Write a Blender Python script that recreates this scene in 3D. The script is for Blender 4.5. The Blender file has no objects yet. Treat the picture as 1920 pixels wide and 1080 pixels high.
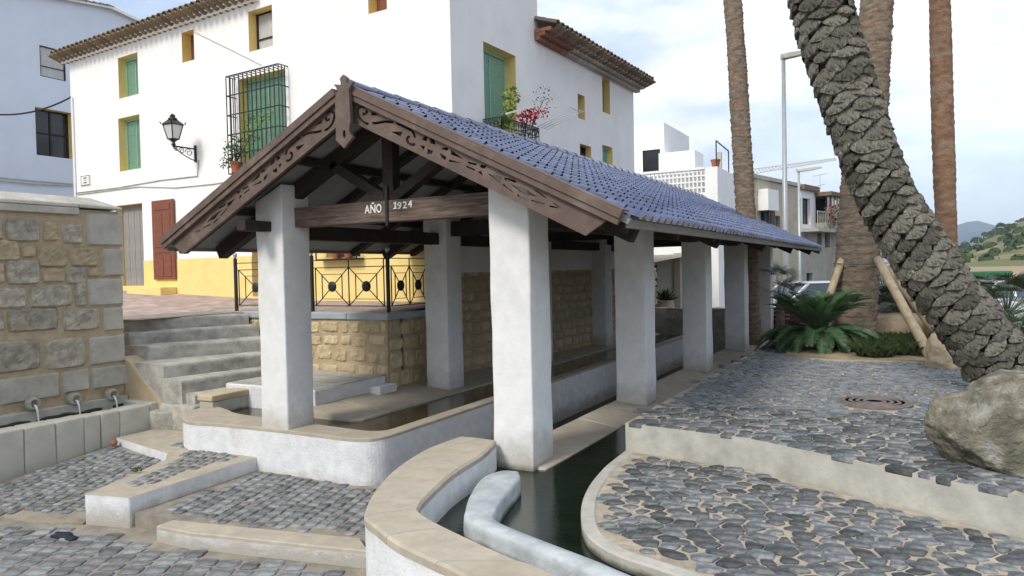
import bpy, bmesh, math, random
from mathutils import Vector, Matrix, noise
from math import sin, cos, pi, radians, sqrt, atan2, tan
R_ = random.Random(7)
S = bpy.context.scene
COL = S.collection
# ---------------------------------------------------------------- camera
FPX, YAW, PIT, ROL = 1344.43, 0.506, -0.0246, -0.0214
_F = Vector((-sin(YAW)*cos(PIT), cos(YAW)*cos(PIT), sin(PIT)))
_R = Vector((cos(YAW), sin(YAW), 0)); _U = _R.cross(_F)
_R2 = cos(ROL)*_R + sin(ROL)*_U; _U2 = -sin(ROL)*_R + cos(ROL)*_U
cd = bpy.data.cameras.new('camera'); cam = bpy.data.objects.new('camera', cd); COL.objects.link(cam)
cd.sensor_width = 36; cd.lens = FPX/1920*36; cd.clip_start = .05; cd.clip_end = 20000
cam.matrix_world = Matrix(((_R2.x,_U2.x,-_F.x,0),(_R2.y,_U2.y,-_F.y,0),(_R2.z,_U2.z,-_F.z,0),(0,0,0,1)))
S.camera = cam
def P(x, y, X=None, Y=None, Z=None, D=None):
    """world point seen at photo pixel (x, y), at the given X, Y, Z or distance"""
    d = _F + _R2*((x-960)/FPX) - _U2*((y-540)/FPX)
    t = X/d.x if X is not None else Y/d.y if Y is not None else Z/d.z if Z is not None else D
    return d*t
# ---------------------------------------------------------------- world and sun
SUN_EL, SUN_DIR = radians(42), Vector((-.18, -1, 0)).normalized()
w = bpy.data.worlds.new('World'); S.world = w; w.use_nodes = True
nt = w.node_tree; nt.nodes.clear(); N = nt.nodes.new; LK = nt.links.new
out = N('ShaderNodeOutputWorld'); bg = N('ShaderNodeBackground'); bg.inputs[1].default_value = .1
sky = N('ShaderNodeTexSky'); sky.sky_type = 'NISHITA'; sky.sun_disc = False
sky.sun_elevation = SUN_EL; sky.sun_rotation = atan2(SUN_DIR.x, SUN_DIR.y)
tc = N('ShaderNodeTexCoord'); sep = N('ShaderNodeSeparateXYZ'); LK(tc.outputs['Generated'], sep.inputs[0])
mp = N('ShaderNodeMapping'); mp.inputs['Scale'].default_value = (1, 1, 2.6); LK(tc.outputs['Generated'], mp.inputs[0])
n1 = N('ShaderNodeTexNoise'); n1.inputs['Scale'].default_value = 2.3; n1.inputs['Detail'].default_value = 9; n1.inputs['Roughness'].default_value = .58; n1.inputs['Distortion'].default_value = .35
LK(mp.outputs[0], n1.inputs['Vector'])
cr = N('ShaderNodeValToRGB'); cr.color_ramp.elements[0].position = .36; cr.color_ramp.elements[0].color = (.42,.42,.42,1); cr.color_ramp.elements[1].position = .55
LK(n1.outputs['Fac'], cr.inputs[0])
n2 = N('ShaderNodeTexNoise'); n2.inputs['Scale'].default_value = 4.5; n2.inputs['Detail'].default_value = 8; n2.inputs['Roughness'].default_value = .6; LK(mp.outputs[0], n2.inputs['Vector'])
cc = N('ShaderNodeValToRGB'); cc.color_ramp.elements[0].position = .35; cc.color_ramp.elements[0].color = (3.9,4.35,5.1,1); cc.color_ramp.elements[1].position = .62; cc.color_ramp.elements[1].color = (6.6,6.75,7.0,1)
LK(n2.outputs['Fac'], cc.inputs[0])
mx = N('ShaderNodeMix'); mx.data_type = 'RGBA'; LK(cr.outputs[0], mx.inputs[0])
LK(sky.outputs[0], mx.inputs[6]); LK(cc.outputs[0], mx.inputs[7]); LK(mx.outputs[2], bg.inputs[0]); LK(bg.outputs[0], out.inputs[0])
sl = bpy.data.lights.new('sun', 'SUN'); sl.energy = 1.3; sl.angle = radians(14); sl.color = (1, .94, .84)
so = bpy.data.objects.new('sun', sl); COL.objects.link(so)
sd = Vector((SUN_DIR.x*cos(SUN_EL), SUN_DIR.y*cos(SUN_EL), sin(SUN_EL)))
so.rotation_euler = (-sd).to_track_quat('-Z', 'Y').to_euler(); so.location = (-8, -20, 25)
S.view_settings.view_transform = 'Standard'; S.view_settings.look = 'None'; S.view_settings.exposure = 1.18; S.view_settings.gamma = 1
# ---------------------------------------------------------------- materials
MATS = {}
def M(name, c, c2=None, sc=6, bump=.25, bsc=45, rough=.85, spec=.25, rnd=0, stain=None, ssc=1.2, samt=.5, metal=0, bdist=.01, wave=None, coat=0, stretch=None, tide=None):
    m = bpy.data.materials.new(name); m.use_nodes = True; t = m.node_tree; n = t.nodes; l = t.links.new
    b = n['Principled BSDF']; b.inputs['Roughness'].default_value = rough; b.inputs['Specular IOR Level'].default_value = spec; b.inputs['Metallic'].default_value = metal
    if coat: b.inputs['Coat Weight'].default_value = coat
    tcn = n.new('ShaderNodeTexCoord'); vec = tcn.outputs['Object']
    if stretch:
        mpn = n.new('ShaderNodeMapping'); mpn.inputs['Scale'].default_value = stretch; l(vec, mpn.inputs[0]); vec = mpn.outputs[0]
    c2 = c2 or tuple(v*.72 for v in c)
    a = n.new('ShaderNodeTexNoise'); a.inputs['Scale'].default_value = sc; a.inputs['Detail'].default_value = 7; a.inputs['Roughness'].default_value = .62; l(vec, a.inputs['Vector'])
    r = n.new('ShaderNodeValToRGB'); r.color_ramp.elements[0].position = .35; r.color_ramp.elements[1].position = .65
    r.color_ramp.elements[0].color = (*c2, 1); r.color_ramp.elements[1].color = (*c, 1); l(a.outputs['Fac'], r.inputs[0]); co = r.outputs[0]
    if stain:
        s = n.new('ShaderNodeTexNoise'); s.inputs['Scale'].default_value = ssc; s.inputs['Detail'].default_value = 9; s.inputs['Roughness'].default_value = .68; l(vec, s.inputs['Vector'])
        q = n.new('ShaderNodeValToRGB'); q.color_ramp.elements[0].position = .5; q.color_ramp.elements[1].position = .72; q.color_ramp.elements[1].color = (samt, samt, samt, 1); l(s.outputs['Fac'], q.inputs[0])
        x = n.new('ShaderNodeMix'); x.data_type = 'RGBA'; l(q.outputs[0], x.inputs[0]); l(co, x.inputs[6]); x.inputs[7].default_value = (*stain, 1); co = x.outputs[2]
    if tide:
        # damp and grime with a ragged upper edge, measured from real heights
        for (za, zb, tcol, tam) in tide:
            ge = n.new('ShaderNodeNewGeometry'); sx = n.new('ShaderNodeSeparateXYZ'); l(ge.outputs['Position'], sx.inputs[0])
            nz = n.new('ShaderNodeTexNoise'); nz.inputs['Scale'].default_value = 5; nz.inputs['Detail'].default_value = 9; nz.inputs['Roughness'].default_value = .7; l(ge.outputs['Position'], nz.inputs['Vector'])
            m1 = n.new('ShaderNodeMapRange'); m1.inputs['From Min'].default_value = za; m1.inputs['From Max'].default_value = zb; m1.inputs['To Min'].default_value = .62; m1.inputs['To Max'].default_value = -.42; l(sx.outputs[2], m1.inputs[0])
            ad2 = n.new('ShaderNodeMath'); ad2.operation = 'ADD'; l(m1.outputs[0], ad2.inputs[0]); l(nz.outputs['Fac'], ad2.inputs[1])
            rp = n.new('ShaderNodeValToRGB'); rp.color_ramp.elements[0].position = .45; rp.color_ramp.elements[1].position = .95; rp.color_ramp.elements[1].color = (tam,tam,tam,1); l(ad2.outputs[0], rp.inputs[0])
            xx = n.new('ShaderNodeMix'); xx.data_type = 'RGBA'; l(rp.outputs[0], xx.inputs[0]); l(co, xx.inputs[6]); xx.inputs[7].default_value = (*tcol, 1); co = xx.outputs[2]
    if rnd:
        oi = n.new('ShaderNodeObjectInfo'); mr = n.new('ShaderNodeMapRange'); mr.inputs['To Min'].default_value = 1-rnd; mr.inputs['To Max'].default_value = 1+rnd; l(oi.outputs['Random'], mr.inputs[0])
        at = n.new('ShaderNodeAttribute'); at.attribute_name = 'tone'; ad = n.new('ShaderNodeMath'); ad.operation = 'ADD'; l(mr.outputs[0], ad.inputs[0]); l(at.outputs['Fac'], ad.inputs[1])
        h = n.new('ShaderNodeHueSaturation'); l(ad.outputs[0], h.inputs['Value']); l(co, h.inputs['Color']); co = h.outputs[0]
    l(co, b.inputs['Base Color'])
    if bump:
        k = n.new('ShaderNodeTexNoise'); k.inputs['Scale'].default_value = bsc; k.inputs['Detail'].default_value = 6; k.inputs['Roughness'].default_value = .65; l(vec, k.inputs['Vector'])
        u = n.new('ShaderNodeBump'); u.inputs['Strength'].default_value = bump; u.inputs['Distance'].default_value = bdist; l(k.outputs['Fac'], u.inputs['Height']); l(u.outputs[0], b.inputs['Normal'])
    MATS[name] = m; return m
M('white_wall', (.86,.86,.855), (.80,.80,.795), 1.8, .35, 9, .9, .15, stain=(.60,.59,.57), ssc=1.0, samt=.28, bdist=.02, stretch=(1,1,.65))
M('white_pillar', (.74,.745,.74), (.66,.665,.66), 5, .35, 30, .85, .2, stain=(.5,.49,.45), ssc=2.2, samt=.35, tide=[(-1.95,-1.2,(.38,.35,.28),.75),(-1.9,-1.76,(.10,.105,.075),.8)])
M('white_rough', (.74,.75,.76), (.63,.64,.65), 8, .5, 34, .9, .15, stain=(.42,.40,.36), ssc=3, samt=.4, bdist=.02, tide=[(-2.45,-2.05,(.33,.30,.24),.8)])
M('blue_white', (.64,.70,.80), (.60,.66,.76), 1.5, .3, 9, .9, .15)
M('yellow', (.84,.66,.27), (.79,.61,.24), 3, .25, 20, .85, .2, stain=(.6,.42,.15), ssc=1.2, samt=.4)
M('green_shutter', (.34,.60,.47), (.30,.54,.42), 9, .1, 60, .5, .4)
M('brown_door', (.22,.075,.04), (.17,.055,.03), 8, .15, 60, .5, .4)
M('grey_door', (.34,.33,.32), (.20,.19,.18), 6, .5, 30, .85, .2, stretch=(8,8,.6))
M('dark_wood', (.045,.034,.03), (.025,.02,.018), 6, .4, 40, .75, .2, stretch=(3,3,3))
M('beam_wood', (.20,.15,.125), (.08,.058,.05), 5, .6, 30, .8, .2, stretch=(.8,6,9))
M('brown_paint', (.13,.09,.073), (.095,.065,.053), 7, .2, 50, .6, .35, stain=(.26,.20,.17), ssc=3, samt=.5)
M('fascia', (.25,.225,.205), (.19,.17,.155), 7, .25, 50, .7, .3)
M('ceiling', (.27,.28,.29), (.22,.23,.24), 4, .2, 30, .8, .2)
M('tile_blue', (.075,.10,.205), (.04,.055,.125), 9, .06, 30, .2, .7, rnd=.34, stain=(.12,.13,.22), ssc=3, samt=.4)
M('tile_hollow_shade', (.015,.018,.03), None, 9, .1, 30, .6, .2)  # shade inside the hollow roll ends, painted as dark nose faces
M('tan_rough', (.55,.45,.31), (.38,.31,.21), 9, 1, 34, .95, .1, rnd=.12, stain=(.32,.29,.23), ssc=2, samt=.6, bdist=.03)
M('wet_stone', (.055,.055,.04), (.025,.026,.02), 6, .5, 30, .35, .4)
M('tile_end', (.52,.48,.38), (.38,.33,.25), 20, .3, 50, .9, .1)
M('tile_clay', (.27,.20,.14), (.16,.125,.09), 10, .5, 40, .9, .1, rnd=.25, stain=(.10,.095,.08), ssc=6, samt=.8)
M('tan_stone', (.56,.45,.30), (.44,.35,.235), 5, .35, 35, .85, .2, rnd=.1, stain=(.34,.31,.26), ssc=2.5, samt=.6)
M('coping', (.47,.41,.325), (.37,.325,.26), 6, .4, 40, .85, .2, rnd=.07, stain=(.33,.31,.28), ssc=2.4, samt=.7)
M('conc', (.50,.485,.43), (.38,.37,.33), 5, .4, 40, .9, .15, stain=(.25,.245,.215), ssc=2, samt=.65, tide=[(-1.88,-1.80,(.07,.07,.05),.9)])
M('conc_pale', (.56,.54,.47), (.43,.415,.36), 5, .5, 40, .9, .15, stain=(.30,.29,.25), ssc=2.5, samt=.6, tide=[(-2.4,-2.1,(.26,.25,.20),.6)])
M('conc_blue', (.52,.55,.57), (.33,.36,.37), 4, .6, 30, .85, .2, stain=(.27,.28,.25), ssc=3.2, samt=.75, tide=[(-1.88,-1.80,(.06,.065,.045),.9)])
M('step_stone', (.52,.50,.445), (.33,.32,.28), 5, .6, 30, .9, .15, stain=(.14,.135,.105), ssc=2.2, samt=.75, bdist=.02)
M('grey_stone', (.55,.51,.42), (.29,.27,.22), 9, 1, 34, .95, .1, rnd=.16, stain=(.42,.33,.19), ssc=1.6, samt=.6, bdist=.03)
M('ashlar', (.50,.48,.42), (.37,.355,.31), 5, .5, 40, .9, .15, rnd=.08, stain=(.2,.19,.16), ssc=2, samt=.5)
M('rubble', (.66,.535,.34), (.47,.375,.235), 7, .9, 28, .95, .1, rnd=.14, stain=(.20,.17,.115), ssc=2.4, samt=.65, bdist=.025)
M('mortar_tan', (.50,.40,.27), (.40,.315,.21), 9, .7, 35, .95, .1, bdist=.02)
M('cobble', (.185,.20,.21), (.07,.08,.09), 14, 1, 40, .85, .2, rnd=.5, stain=(.30,.275,.23), ssc=6, samt=.6, bdist=.015)
M('cobble_mortar', (.50,.43,.33), (.33,.285,.22), 9, .8, 45, .95, .1, stain=(.20,.185,.155), ssc=2.4, samt=.75)
M('sett', (.25,.262,.268), (.12,.13,.138), 13, .9, 40, .85, .2, rnd=.32, stain=(.33,.30,.26), ssc=3, samt=.55)
M('sett_mortar', (.33,.295,.24), (.20,.18,.15), 5, .6, 45, .95, .1, stain=(.40,.34,.26), ssc=.9, samt=.6)
M('paver', (.42,.33,.29), (.34,.255,.225), 4, .3, 40, .85, .2, rnd=.12)
M('asphalt', (.07,.07,.072), (.05,.05,.052), 20, .4, 90, .9, .2)
M('soil', (.36,.29,.19), (.25,.20,.13), 3, .7, 30, .95, .1)
M('iron', (.012,.012,.013), (.02,.02,.02), 20, .1, 60, .45, .4)
M('steel', (.42,.46,.48), (.36,.39,.41), 5, .05, 40, .4, .4, metal=.3)
M('lamp_glass', (.62,.64,.62), (.55,.57,.55), 5, 0, 20, .3, .4)
M('dark_glass', (.03,.035,.04), (.02,.022,.026), 3, 0, 10, .12, .5)
M('curtain', (.55,.55,.54), (.40,.40,.39), 5, .3, 8, .9, .1, stretch=(9,9,1))
M('letter', (.82,.81,.78), (.74,.73,.70), 9, 0, 10, .7, .2)
def water(name, c, rip=.35, sc=7):
    m = M(name, c, tuple(v*.6 for v in c), 2, rip, sc, .03, .5, bdist=.02, stretch=(1, 2.2, 1)); return m
water('water_dark', (.012,.020,.012), .13, 9); water('water_basin', (.045,.038,.018), .12, 6)
# ---------------------------------------------------------------- mesh helpers
WL = {}
def setp(o, label=None, cat=None, group=None, kind=None):
    if label: o['label'] = label
    if cat: o['category'] = cat
    if group: o['group'] = group
    if kind: o['kind'] = kind
    return o
def thing(name, loc, label, cat, group=None, rz=0):
    o = bpy.data.objects.new(name, None); o.empty_display_size = .2; COL.objects.link(o)
    o.location = loc; o.rotation_euler = (0, 0, rz); WL[o.name] = Vector(loc); return setp(o, label, cat, group)
class MB:
    def __init__(s): s.v = []; s.f = []; s.m = []; s.t = []
    def add(s, vs, fs, mi=0, tone=0):
        k = len(s.v); s.v += [tuple(p) for p in vs]; s.f += [[i+k for i in f] for f in fs]; s.m += [mi]*len(fs); s.t += [tone]*len(fs); return s
    def box(s, x0, x1, y0, y1, z0, z1, mi=0):
        return s.add([(x0,y0,z0),(x1,y0,z0),(x1,y1,z0),(x0,y1,z0),(x0,y0,z1),(x1,y0,z1),(x1,y1,z1),(x0,y1,z1)],
                     [(3,2,1,0),(4,5,6,7),(0,1,5,4),(1,2,6,5),(2,3,7,6),(3,0,4,7)], mi)
    def obox(s, c, u, v, n, a, b, d, mi=0):
        """box centred at c, half sizes a, b, d along unit axes u, v, n"""
        c, u, v, n = Vector(c), Vector(u), Vector(v), Vector(n)
        vs = [c+u*(i*a)+v*(j*b)+n*(k*d) for k in (-1,1) for i, j in ((-1,-1),(1,-1),(1,1),(-1,1))]
        return s.add(vs, [(3,2,1,0),(4,5,6,7),(0,1,5,4),(1,2,6,5),(2,3,7,6),(3,0,4,7)], mi)
    def bar(s, p, q, w, h=None, up=(0,0,1), mi=0):
        p, q = Vector(p), Vector(q); d = (q-p); L = d.length; d /= L; up = Vector(up)
        if abs(d.dot(up)) > .98: up = Vector((0,1,0))
        sd = d.cross(up).normalized(); u2 = sd.cross(d)
        return s.obox((p+q)/2, d, sd, u2, L/2, w/2, (h or w)/2, mi)
    def rbox(s, x0, x1, y0, y1, z0, z1, bev=.02, seg=.3, amp=.004, nsc=3, mi=0, seed=0):
        lo, hi = Vector((x0,y0,z0)), Vector((x1,y1,z1)); bev = min(bev, (x1-x0)*.45, (y1-y0)*.45, (z1-z0)*.45)
        ax = []
        for a in range(3):
            L = hi[a]-lo[a]; n = max(1, int(round((L-2*bev)/seg))); e = [lo[a], lo[a]+bev*.4]+[lo[a]+bev+(L-2*bev)*i/n for i in range(n+1)]+[hi[a]-bev*.4, hi[a]]; ax.append(e)
        idx = {}; vs = []
        def vid(i, j, k):
            q = (i, j, k)
            if q not in idx:
                p = Vector((ax[0][i], ax[1][j], ax[2][k])); c = Vector([min(max(p[a], lo[a]+bev), hi[a]-bev) for a in range(3)]); d = p-c
                if d.length > 1e-9: dn = d.normalized(); p = c+dn*bev; p += dn*amp*noise.noise(p*nsc+Vector((seed, seed*.7, 0)))*2
                idx[q] = len(vs); vs.append(p)
            return idx[q]
        fs = []; n = [len(a)-1 for a in ax]
        for i in range(n[0]):
            for j in range(n[1]):
                fs.append((vid(i,j,0), vid(i,j+1,0), vid(i+1,j+1,0), vid(i+1,j,0))); fs.append((vid(i,j,n[2]), vid(i+1,j,n[2]), vid(i+1,j+1,n[2]), vid(i,j+1,n[2])))
        for i in range(n[0]):
            for k in range(n[2]):
                fs.append((vid(i,0,k), vid(i+1,0,k), vid(i+1,0,k+1), vid(i,0,k+1))); fs.append((vid(i,n[1],k), vid(i,n[1],k+1), vid(i+1,n[1],k+1), vid(i+1,n[1],k)))
        for j in range(n[1]):
            for k in range(n[2]):
                fs.append((vid(0,j,k), vid(0,j,k+1), vid(0,j+1,k+1), vid(0,j+1,k))); fs.append((vid(n[0],j,k), vid(n[0],j+1,k), vid(n[0],j+1,k+1), vid(n[0],j,k+1)))
        return s.add(vs, fs, mi)
    def prism(s, poly, z0, z1, mi=0, mt=None):
        n = len(poly); a = sum(poly[i][0]*poly[(i+1)%n][1]-poly[(i+1)%n][0]*poly[i][1] for i in range(n))
        if a < 0: poly = poly[::-1]
        zt = z1 if callable(z1) else (lambda x, y: z1)
        vs = [(x,y,z0) for x, y in poly]+[(x,y,zt(x,y)) for x, y in poly]
        s.add(vs, [tuple(range(n-1,-1,-1))]+[(i,(i+1)%n,n+(i+1)%n,n+i) for i in range(n)], mi)
        return s.add(vs[n:], [tuple(range(n))], mi if mt is None else mt)
    def tube(s, pts, r, n=8, mi=0, cap=True):
        pts = [Vector(p) for p in pts]; rs = r if hasattr(r, '__len__') else [r]*len(pts); vs = []; fs = []
        t = (pts[1]-pts[0]).normalized(); a = t.orthogonal().normalized()
        for i, p in enumerate(pts):
            t2 = (pts[min(i+1,len(pts)-1)]-pts[max(i-1,0)]).normalized(); a = (a-t2*a.dot(t2)).normalized(); b = t2.cross(a)
            vs += [p+(a*cos(2*pi*k/n)+b*sin(2*pi*k/n))*rs[i] for k in range(n)]
        for i in range(len(pts)-1):
            for k in range(n): fs.append((i*n+k, i*n+(k+1)%n, (i+1)*n+(k+1)%n, (i+1)*n+k))
        if cap: fs += [tuple(range(n-1,-1,-1)), tuple(range((len(pts)-1)*n, len(pts)*n))]
        return s.add(vs, fs, mi)
    def lathe(s, c, prof, n=16, mi=0):
        c = Vector(c); vs = [c+Vector((r*cos(2*pi*k/n), r*sin(2*pi*k/n), z)) for r, z in prof for k in range(n)]; fs = []
        for i in range(len(prof)-1):
            for k in range(n): fs.append((i*n+k, i*n+(k+1)%n, (i+1)*n+(k+1)%n, (i+1)*n+k))
        fs += [tuple(range(n-1,-1,-1)), tuple(range((len(prof)-1)*n, len(prof)*n))]
        return s.add(vs, fs, mi)
    def build(s, name, mats, parent=None, label=None, cat=None, group=None, kind=None, smooth=False, bev=0, local=False, mesh_only=False, origin=None):
        mats = mats if isinstance(mats, (list, tuple)) else [mats]
        if not s.v: return None
        if local or mesh_only: o0 = Vector((0,0,0))
        elif origin is not None: o0 = Vector(origin)
        else:
            xs, ys, zs = zip(*s.v); o0 = Vector(((min(xs)+max(xs))/2, (min(ys)+max(ys))/2, min(zs)))
        me = bpy.data.meshes.new(name); me.from_pydata([(p[0]-o0.x, p[1]-o0.y, p[2]-o0.z) for p in s.v], [], s.f)
        for m in mats: me.materials.append(MATS[m] if isinstance(m, str) else m)
        if len(mats) > 1: me.polygons.foreach_set('material_index', s.m)
        if smooth: me.polygons.foreach_set('use_smooth', [True]*len(me.polygons))
        if any(s.t):
            at = me.attributes.new('tone', 'FLOAT', 'FACE'); at.data.foreach_set('value', s.t)
        me.update()
        if mesh_only: return me
        o = bpy.data.objects.new(name, me); COL.objects.link(o)
        if parent is not None: o.parent = parent; o.location = o0-(WL[parent.name] if not local else Vector((0,0,0)))
        else: o.location = o0
        WL[o.name] = o0
        if bev:
            b = o.modifiers.new('bevel', 'BEVEL'); b.width = bev; b.segments = 2; b.limit_method = 'ANGLE'; b.angle_limit = radians(35)
        return setp(o, label, cat, group, kind)
def inst(name, me, loc, parent, rot=None, scale=None, label=None, cat=None, group=None):
    o = bpy.data.objects.new(name, me); COL.objects.link(o); o.parent = parent
    o.location = Vector(loc)-(WL[parent.name] if parent is not None else Vector((0,0,0)))
    if rot is not None: o.rotation_euler = rot
    if scale is not None: o.scale = scale
    WL[o.name] = Vector(loc); return setp(o, label, cat, group)
def smoothcurve(pts, n=6):
    """Catmull-Rom through 2D points"""
    r = []; m = len(pts)
    for i in range(m-1):
        p0, p1, p2, p3 = pts[max(i-1,0)], pts[i], pts[i+1], pts[min(i+2,m-1)]
        for k in range(n):
            t = k/n; r.append(tuple(.5*(2*p1[a]+(p2[a]-p0[a])*t+(2*p0[a]-5*p1[a]+4*p2[a]-p3[a])*t*t+(3*p1[a]-p0[a]-3*p2[a]+p3[a])*t**3) for a in range(len(p1))))
    r.append(tuple(pts[-1])); return r
def inpoly(x, y, poly):
    c = False; n = len(poly); j = n-1
    for i in range(n):
        if (poly[i][1] > y) != (poly[j][1] > y) and x < (poly[j][0]-poly[i][0])*(y-poly[i][1])/(poly[j][1]-poly[i][1])+poly[i][0]: c = not c
        j = i
    return c
def edge_dist(x, y, poly):
    b = 1e9; n = len(poly)
    for i in range(n):
        ax, ay = poly[i]; bx, by = poly[(i+1)%n]; dx, dy = bx-ax, by-ay; L = dx*dx+dy*dy
        t = max(0, min(1, ((x-ax)*dx+(y-ay)*dy)/L)) if L else 0; b = min(b, (ax+dx*t-x)**2+(ay+dy*t-y)**2)
    return sqrt(b)
def clip(poly, nx, ny, d):
    """keep part of the polygon where nx*x+ny*y <= d"""
    r = []; n = len(poly)
    for i in range(n):
        a, b = poly[i], poly[(i+1)%n]; da, db = nx*a[0]+ny*a[1]-d, nx*b[0]+ny*b[1]-d
        if da <= 0: r.append(a)
        if (da < 0 < db) or (db < 0 < da): t = da/(da-db); r.append((a[0]+(b[0]-a[0])*t, a[1]+(b[1]-a[1])*t))
    return r
def voronoi(pts, rad):
    g = {}; cs = rad
    for i, p in enumerate(pts): g.setdefault((int(p[0]//cs), int(p[1]//cs)), []).append(i)
    res = []
    for i, p in enumerate(pts):
        poly = [(p[0]-rad,p[1]-rad),(p[0]+rad,p[1]-rad),(p[0]+rad,p[1]+rad),(p[0]-rad,p[1]+rad)]
        cx, cy = int(p[0]//cs), int(p[1]//cs)
        for a in range(cx-2, cx+3):
            for b in range(cy-2, cy+3):
                for j in g.get((a,b), ()):
                    if j != i:
                        q = pts[j]; nx, ny = q[0]-p[0], q[1]-p[1]
                        poly = clip(poly, nx, ny, (q[0]**2+q[1]**2-p[0]**2-p[1]**2)/2)
                        if len(poly) < 3: break
        res.append(poly)
    return res
def stone_geo(poly, z, h, rng, shrink=.8, rag=.06):
    """domed flat stone from a cell polygon: rounded, uneven outline. z may be a function"""
    n = len(poly); cx = sum(p[0] for p in poly)/n; cy = sum(p[1] for p in poly)/n
    # cut corners for a rounder stone
    pts = []
    for i in range(n):
        a, b = poly[i], poly[(i+1)%n]
        L = sqrt((a[0]-b[0])**2+(a[1]-b[1])**2)
        if L < .012: continue
        pts += [(a[0]+(b[0]-a[0])*.11, a[1]+(b[1]-a[1])*.11), (a[0]+(b[0]-a[0])*.89, a[1]+(b[1]-a[1])*.89)]
    if len(pts) < 5: return None
    sc = shrink; o = [(cx+(x-cx)*sc*(1+rng.uniform(-rag,rag)), cy+(y-cy)*sc*(1+rng.uniform(-rag,rag))) for x, y in pts]
    zz = z(cx, cy) if callable(z) else z; tx, ty = rng.uniform(-.05,.05), rng.uniform(-.05,.05); m = len(o)
    zf = (lambda x, y: (z(x, y) if callable(z) else z))
    vs = [(x, y, zf(x,y)-.03) for x, y in o]+[(x, y, zf(x,y)+h*.55+tx*(x-cx)+ty*(y-cy)) for x, y in o]+[(cx+(x-cx)*.88, cy+(y-cy)*.88, zf(x,y)+h+tx*(x-cx)+ty*(y-cy)) for x, y in o]
    fs = [(i,(i+1)%m,m+(i+1)%m,m+i) for i in range(m)]+[(m+i,m+(i+1)%m,2*m+(i+1)%m,2*m+i) for i in range(m)]+[tuple(range(2*m,3*m))]
    return vs, fs, (cx, cy, zz)
def scatter_pieces(pieces, name, mat, parent, limit=300, smooth=False):
    """largest in view become objects of their own, the rest one joined piece of ground cover"""
    def wgt(p):
        c = Vector(p[2]); return -p[3]/max(1, c.length_squared) if (c.dot(_F) > .5 and abs(c.dot(_R2)/c.dot(_F)) < .74 and abs(c.dot(_U2)/c.dot(_F)) < .43) else 0
    pieces.sort(key=wgt); rest = MB()
    for i, (vs, fs, c, a) in enumerate(pieces):
        if i < limit and wgt((vs, fs, c, a)) < 0:
            MB().add(vs, fs).build(name, mat, parent, smooth=smooth, origin=c)
        else: rest.add(vs, fs, 0, R_.uniform(-.2,.2))
    if rest.v: rest.build(name+'_bed', mat, parent, kind='stuff', smooth=smooth)
# ================================================================ GROUND AND WATER
def sweep(N_, F_, prof, close=True):
    """wall swept between a near and a far outline; prof = [(fraction across, z)]"""
    m = MB(); k = len(prof); n = len(N_)
    vs = [(a[0]+(b[0]-a[0])*t, a[1]+(b[1]-a[1])*t, z) for a, b in zip(N_, F_) for t, z in prof]
    fs = [(i*k+j, i*k+j+1, (i+1)*k+j+1, (i+1)*k+j) for i in range(n-1) for j in range(k-1)]
    fs += [tuple(range(k-1,-1,-1)), tuple(range((n-1)*k, n*k))]
    return m.add(vs, fs)
XR, XL, Y1, SP, PW = -3.487, -6.6366, 5.864, 3.2845, .427      # pillar rows
YF, YE, XM, XEV, ZEV, ZRG = 5.43, 19.6, -4.85, 1.95, .437, 1.86   # roof
g = MB(); B = 4000; bx = (-14, 7, -4, 20.5)
g.add([(-B,-B,-1.95),(B,-B,-1.95),(B,B,-1.95),(-B,B,-1.95),(bx[0],bx[2],-1.95),(bx[1],bx[2],-1.95),(bx[1],bx[3],-1.95),(bx[0],bx[3],-1.95),
       (bx[0],bx[2],-2.7),(bx[1],bx[2],-2.7),(bx[1],bx[3],-2.7),(bx[0],bx[3],-2.7)],
      [(0,1,5,4),(1,2,6,5),(2,3,7,6),(3,0,4,7),(4,5,9,8),(5,6,10,9),(6,7,11,10),(7,4,8,11),(8,9,10,11)])
g.build('ground', 'soil', kind='structure')
MB().prism([(-13.5,-3.5),(-1.2,-3.5),(-1.2,2.4),(-3.0,3.4),(-3.5,5.9),(-13.5,6.3)], -2.69, -2.42).build('forecourt', 'sett_mortar', kind='structure')
kin = [P(380,981,Z=-2.275), P(673,1009,Z=-2.275)]; kout = [P(316,995,Z=-2.275), P(690,1034,Z=-2.275)]
MB().prism([(-6.6,4.25),(kin[0].x,kin[0].y),(kin[1].x+.3,kin[1].y+.05),(-3.3,5.95),(-6.75,5.95)], -2.69, -2.28).build('terrace', 'sett_mortar', kind='structure')
MB().prism([(-4.97,5.95),(-3.4,5.95),(-3.4,19.4),(-4.97,19.4)], -2.69, -2.46).build('aisle_floor', 'conc', kind='structure')
def kerb(name, pts_o, pts_i, z0, z1, label, cat, mb, mt, group=None):
    t = thing(name, (pts_o[0][0], pts_o[0][1], z0), label, cat, group)
    sweep([p[:2] for p in pts_o], [p[:2] for p in pts_i], [(0,z0),(0,z1-.035),(1,z1-.035),(1,z0)]).build('face', mb, t)
    sweep([p[:2] for p in pts_o], [p[:2] for p in pts_i], [(.01,z1-.036),(.012,z1-.008),(.05,z1),(.97,z1),(.98,z1-.036)]).build('coping', mt, t)
    return t
kk = [(-6.05,4.10)]+[tuple(kout[0].lerp(kout[1], i/8)[:2]) for i in range(1, 9)]
ki = [(-6.05,4.28)]+[tuple(kin[0].lerp(kin[1], i/8)[:2]) for i in range(1, 9)]
for i in range(9): kk[i] = (kk[i][0], kk[i][1]+.012*noise.noise(Vector((i*1.7,0,0))))
kerb('painted_kerb', kk, ki, -2.6, -2.272, 'low white painted kerb with worn sandy top along the sett paving', 'kerb', 'white_rough', 'coping')
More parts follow.
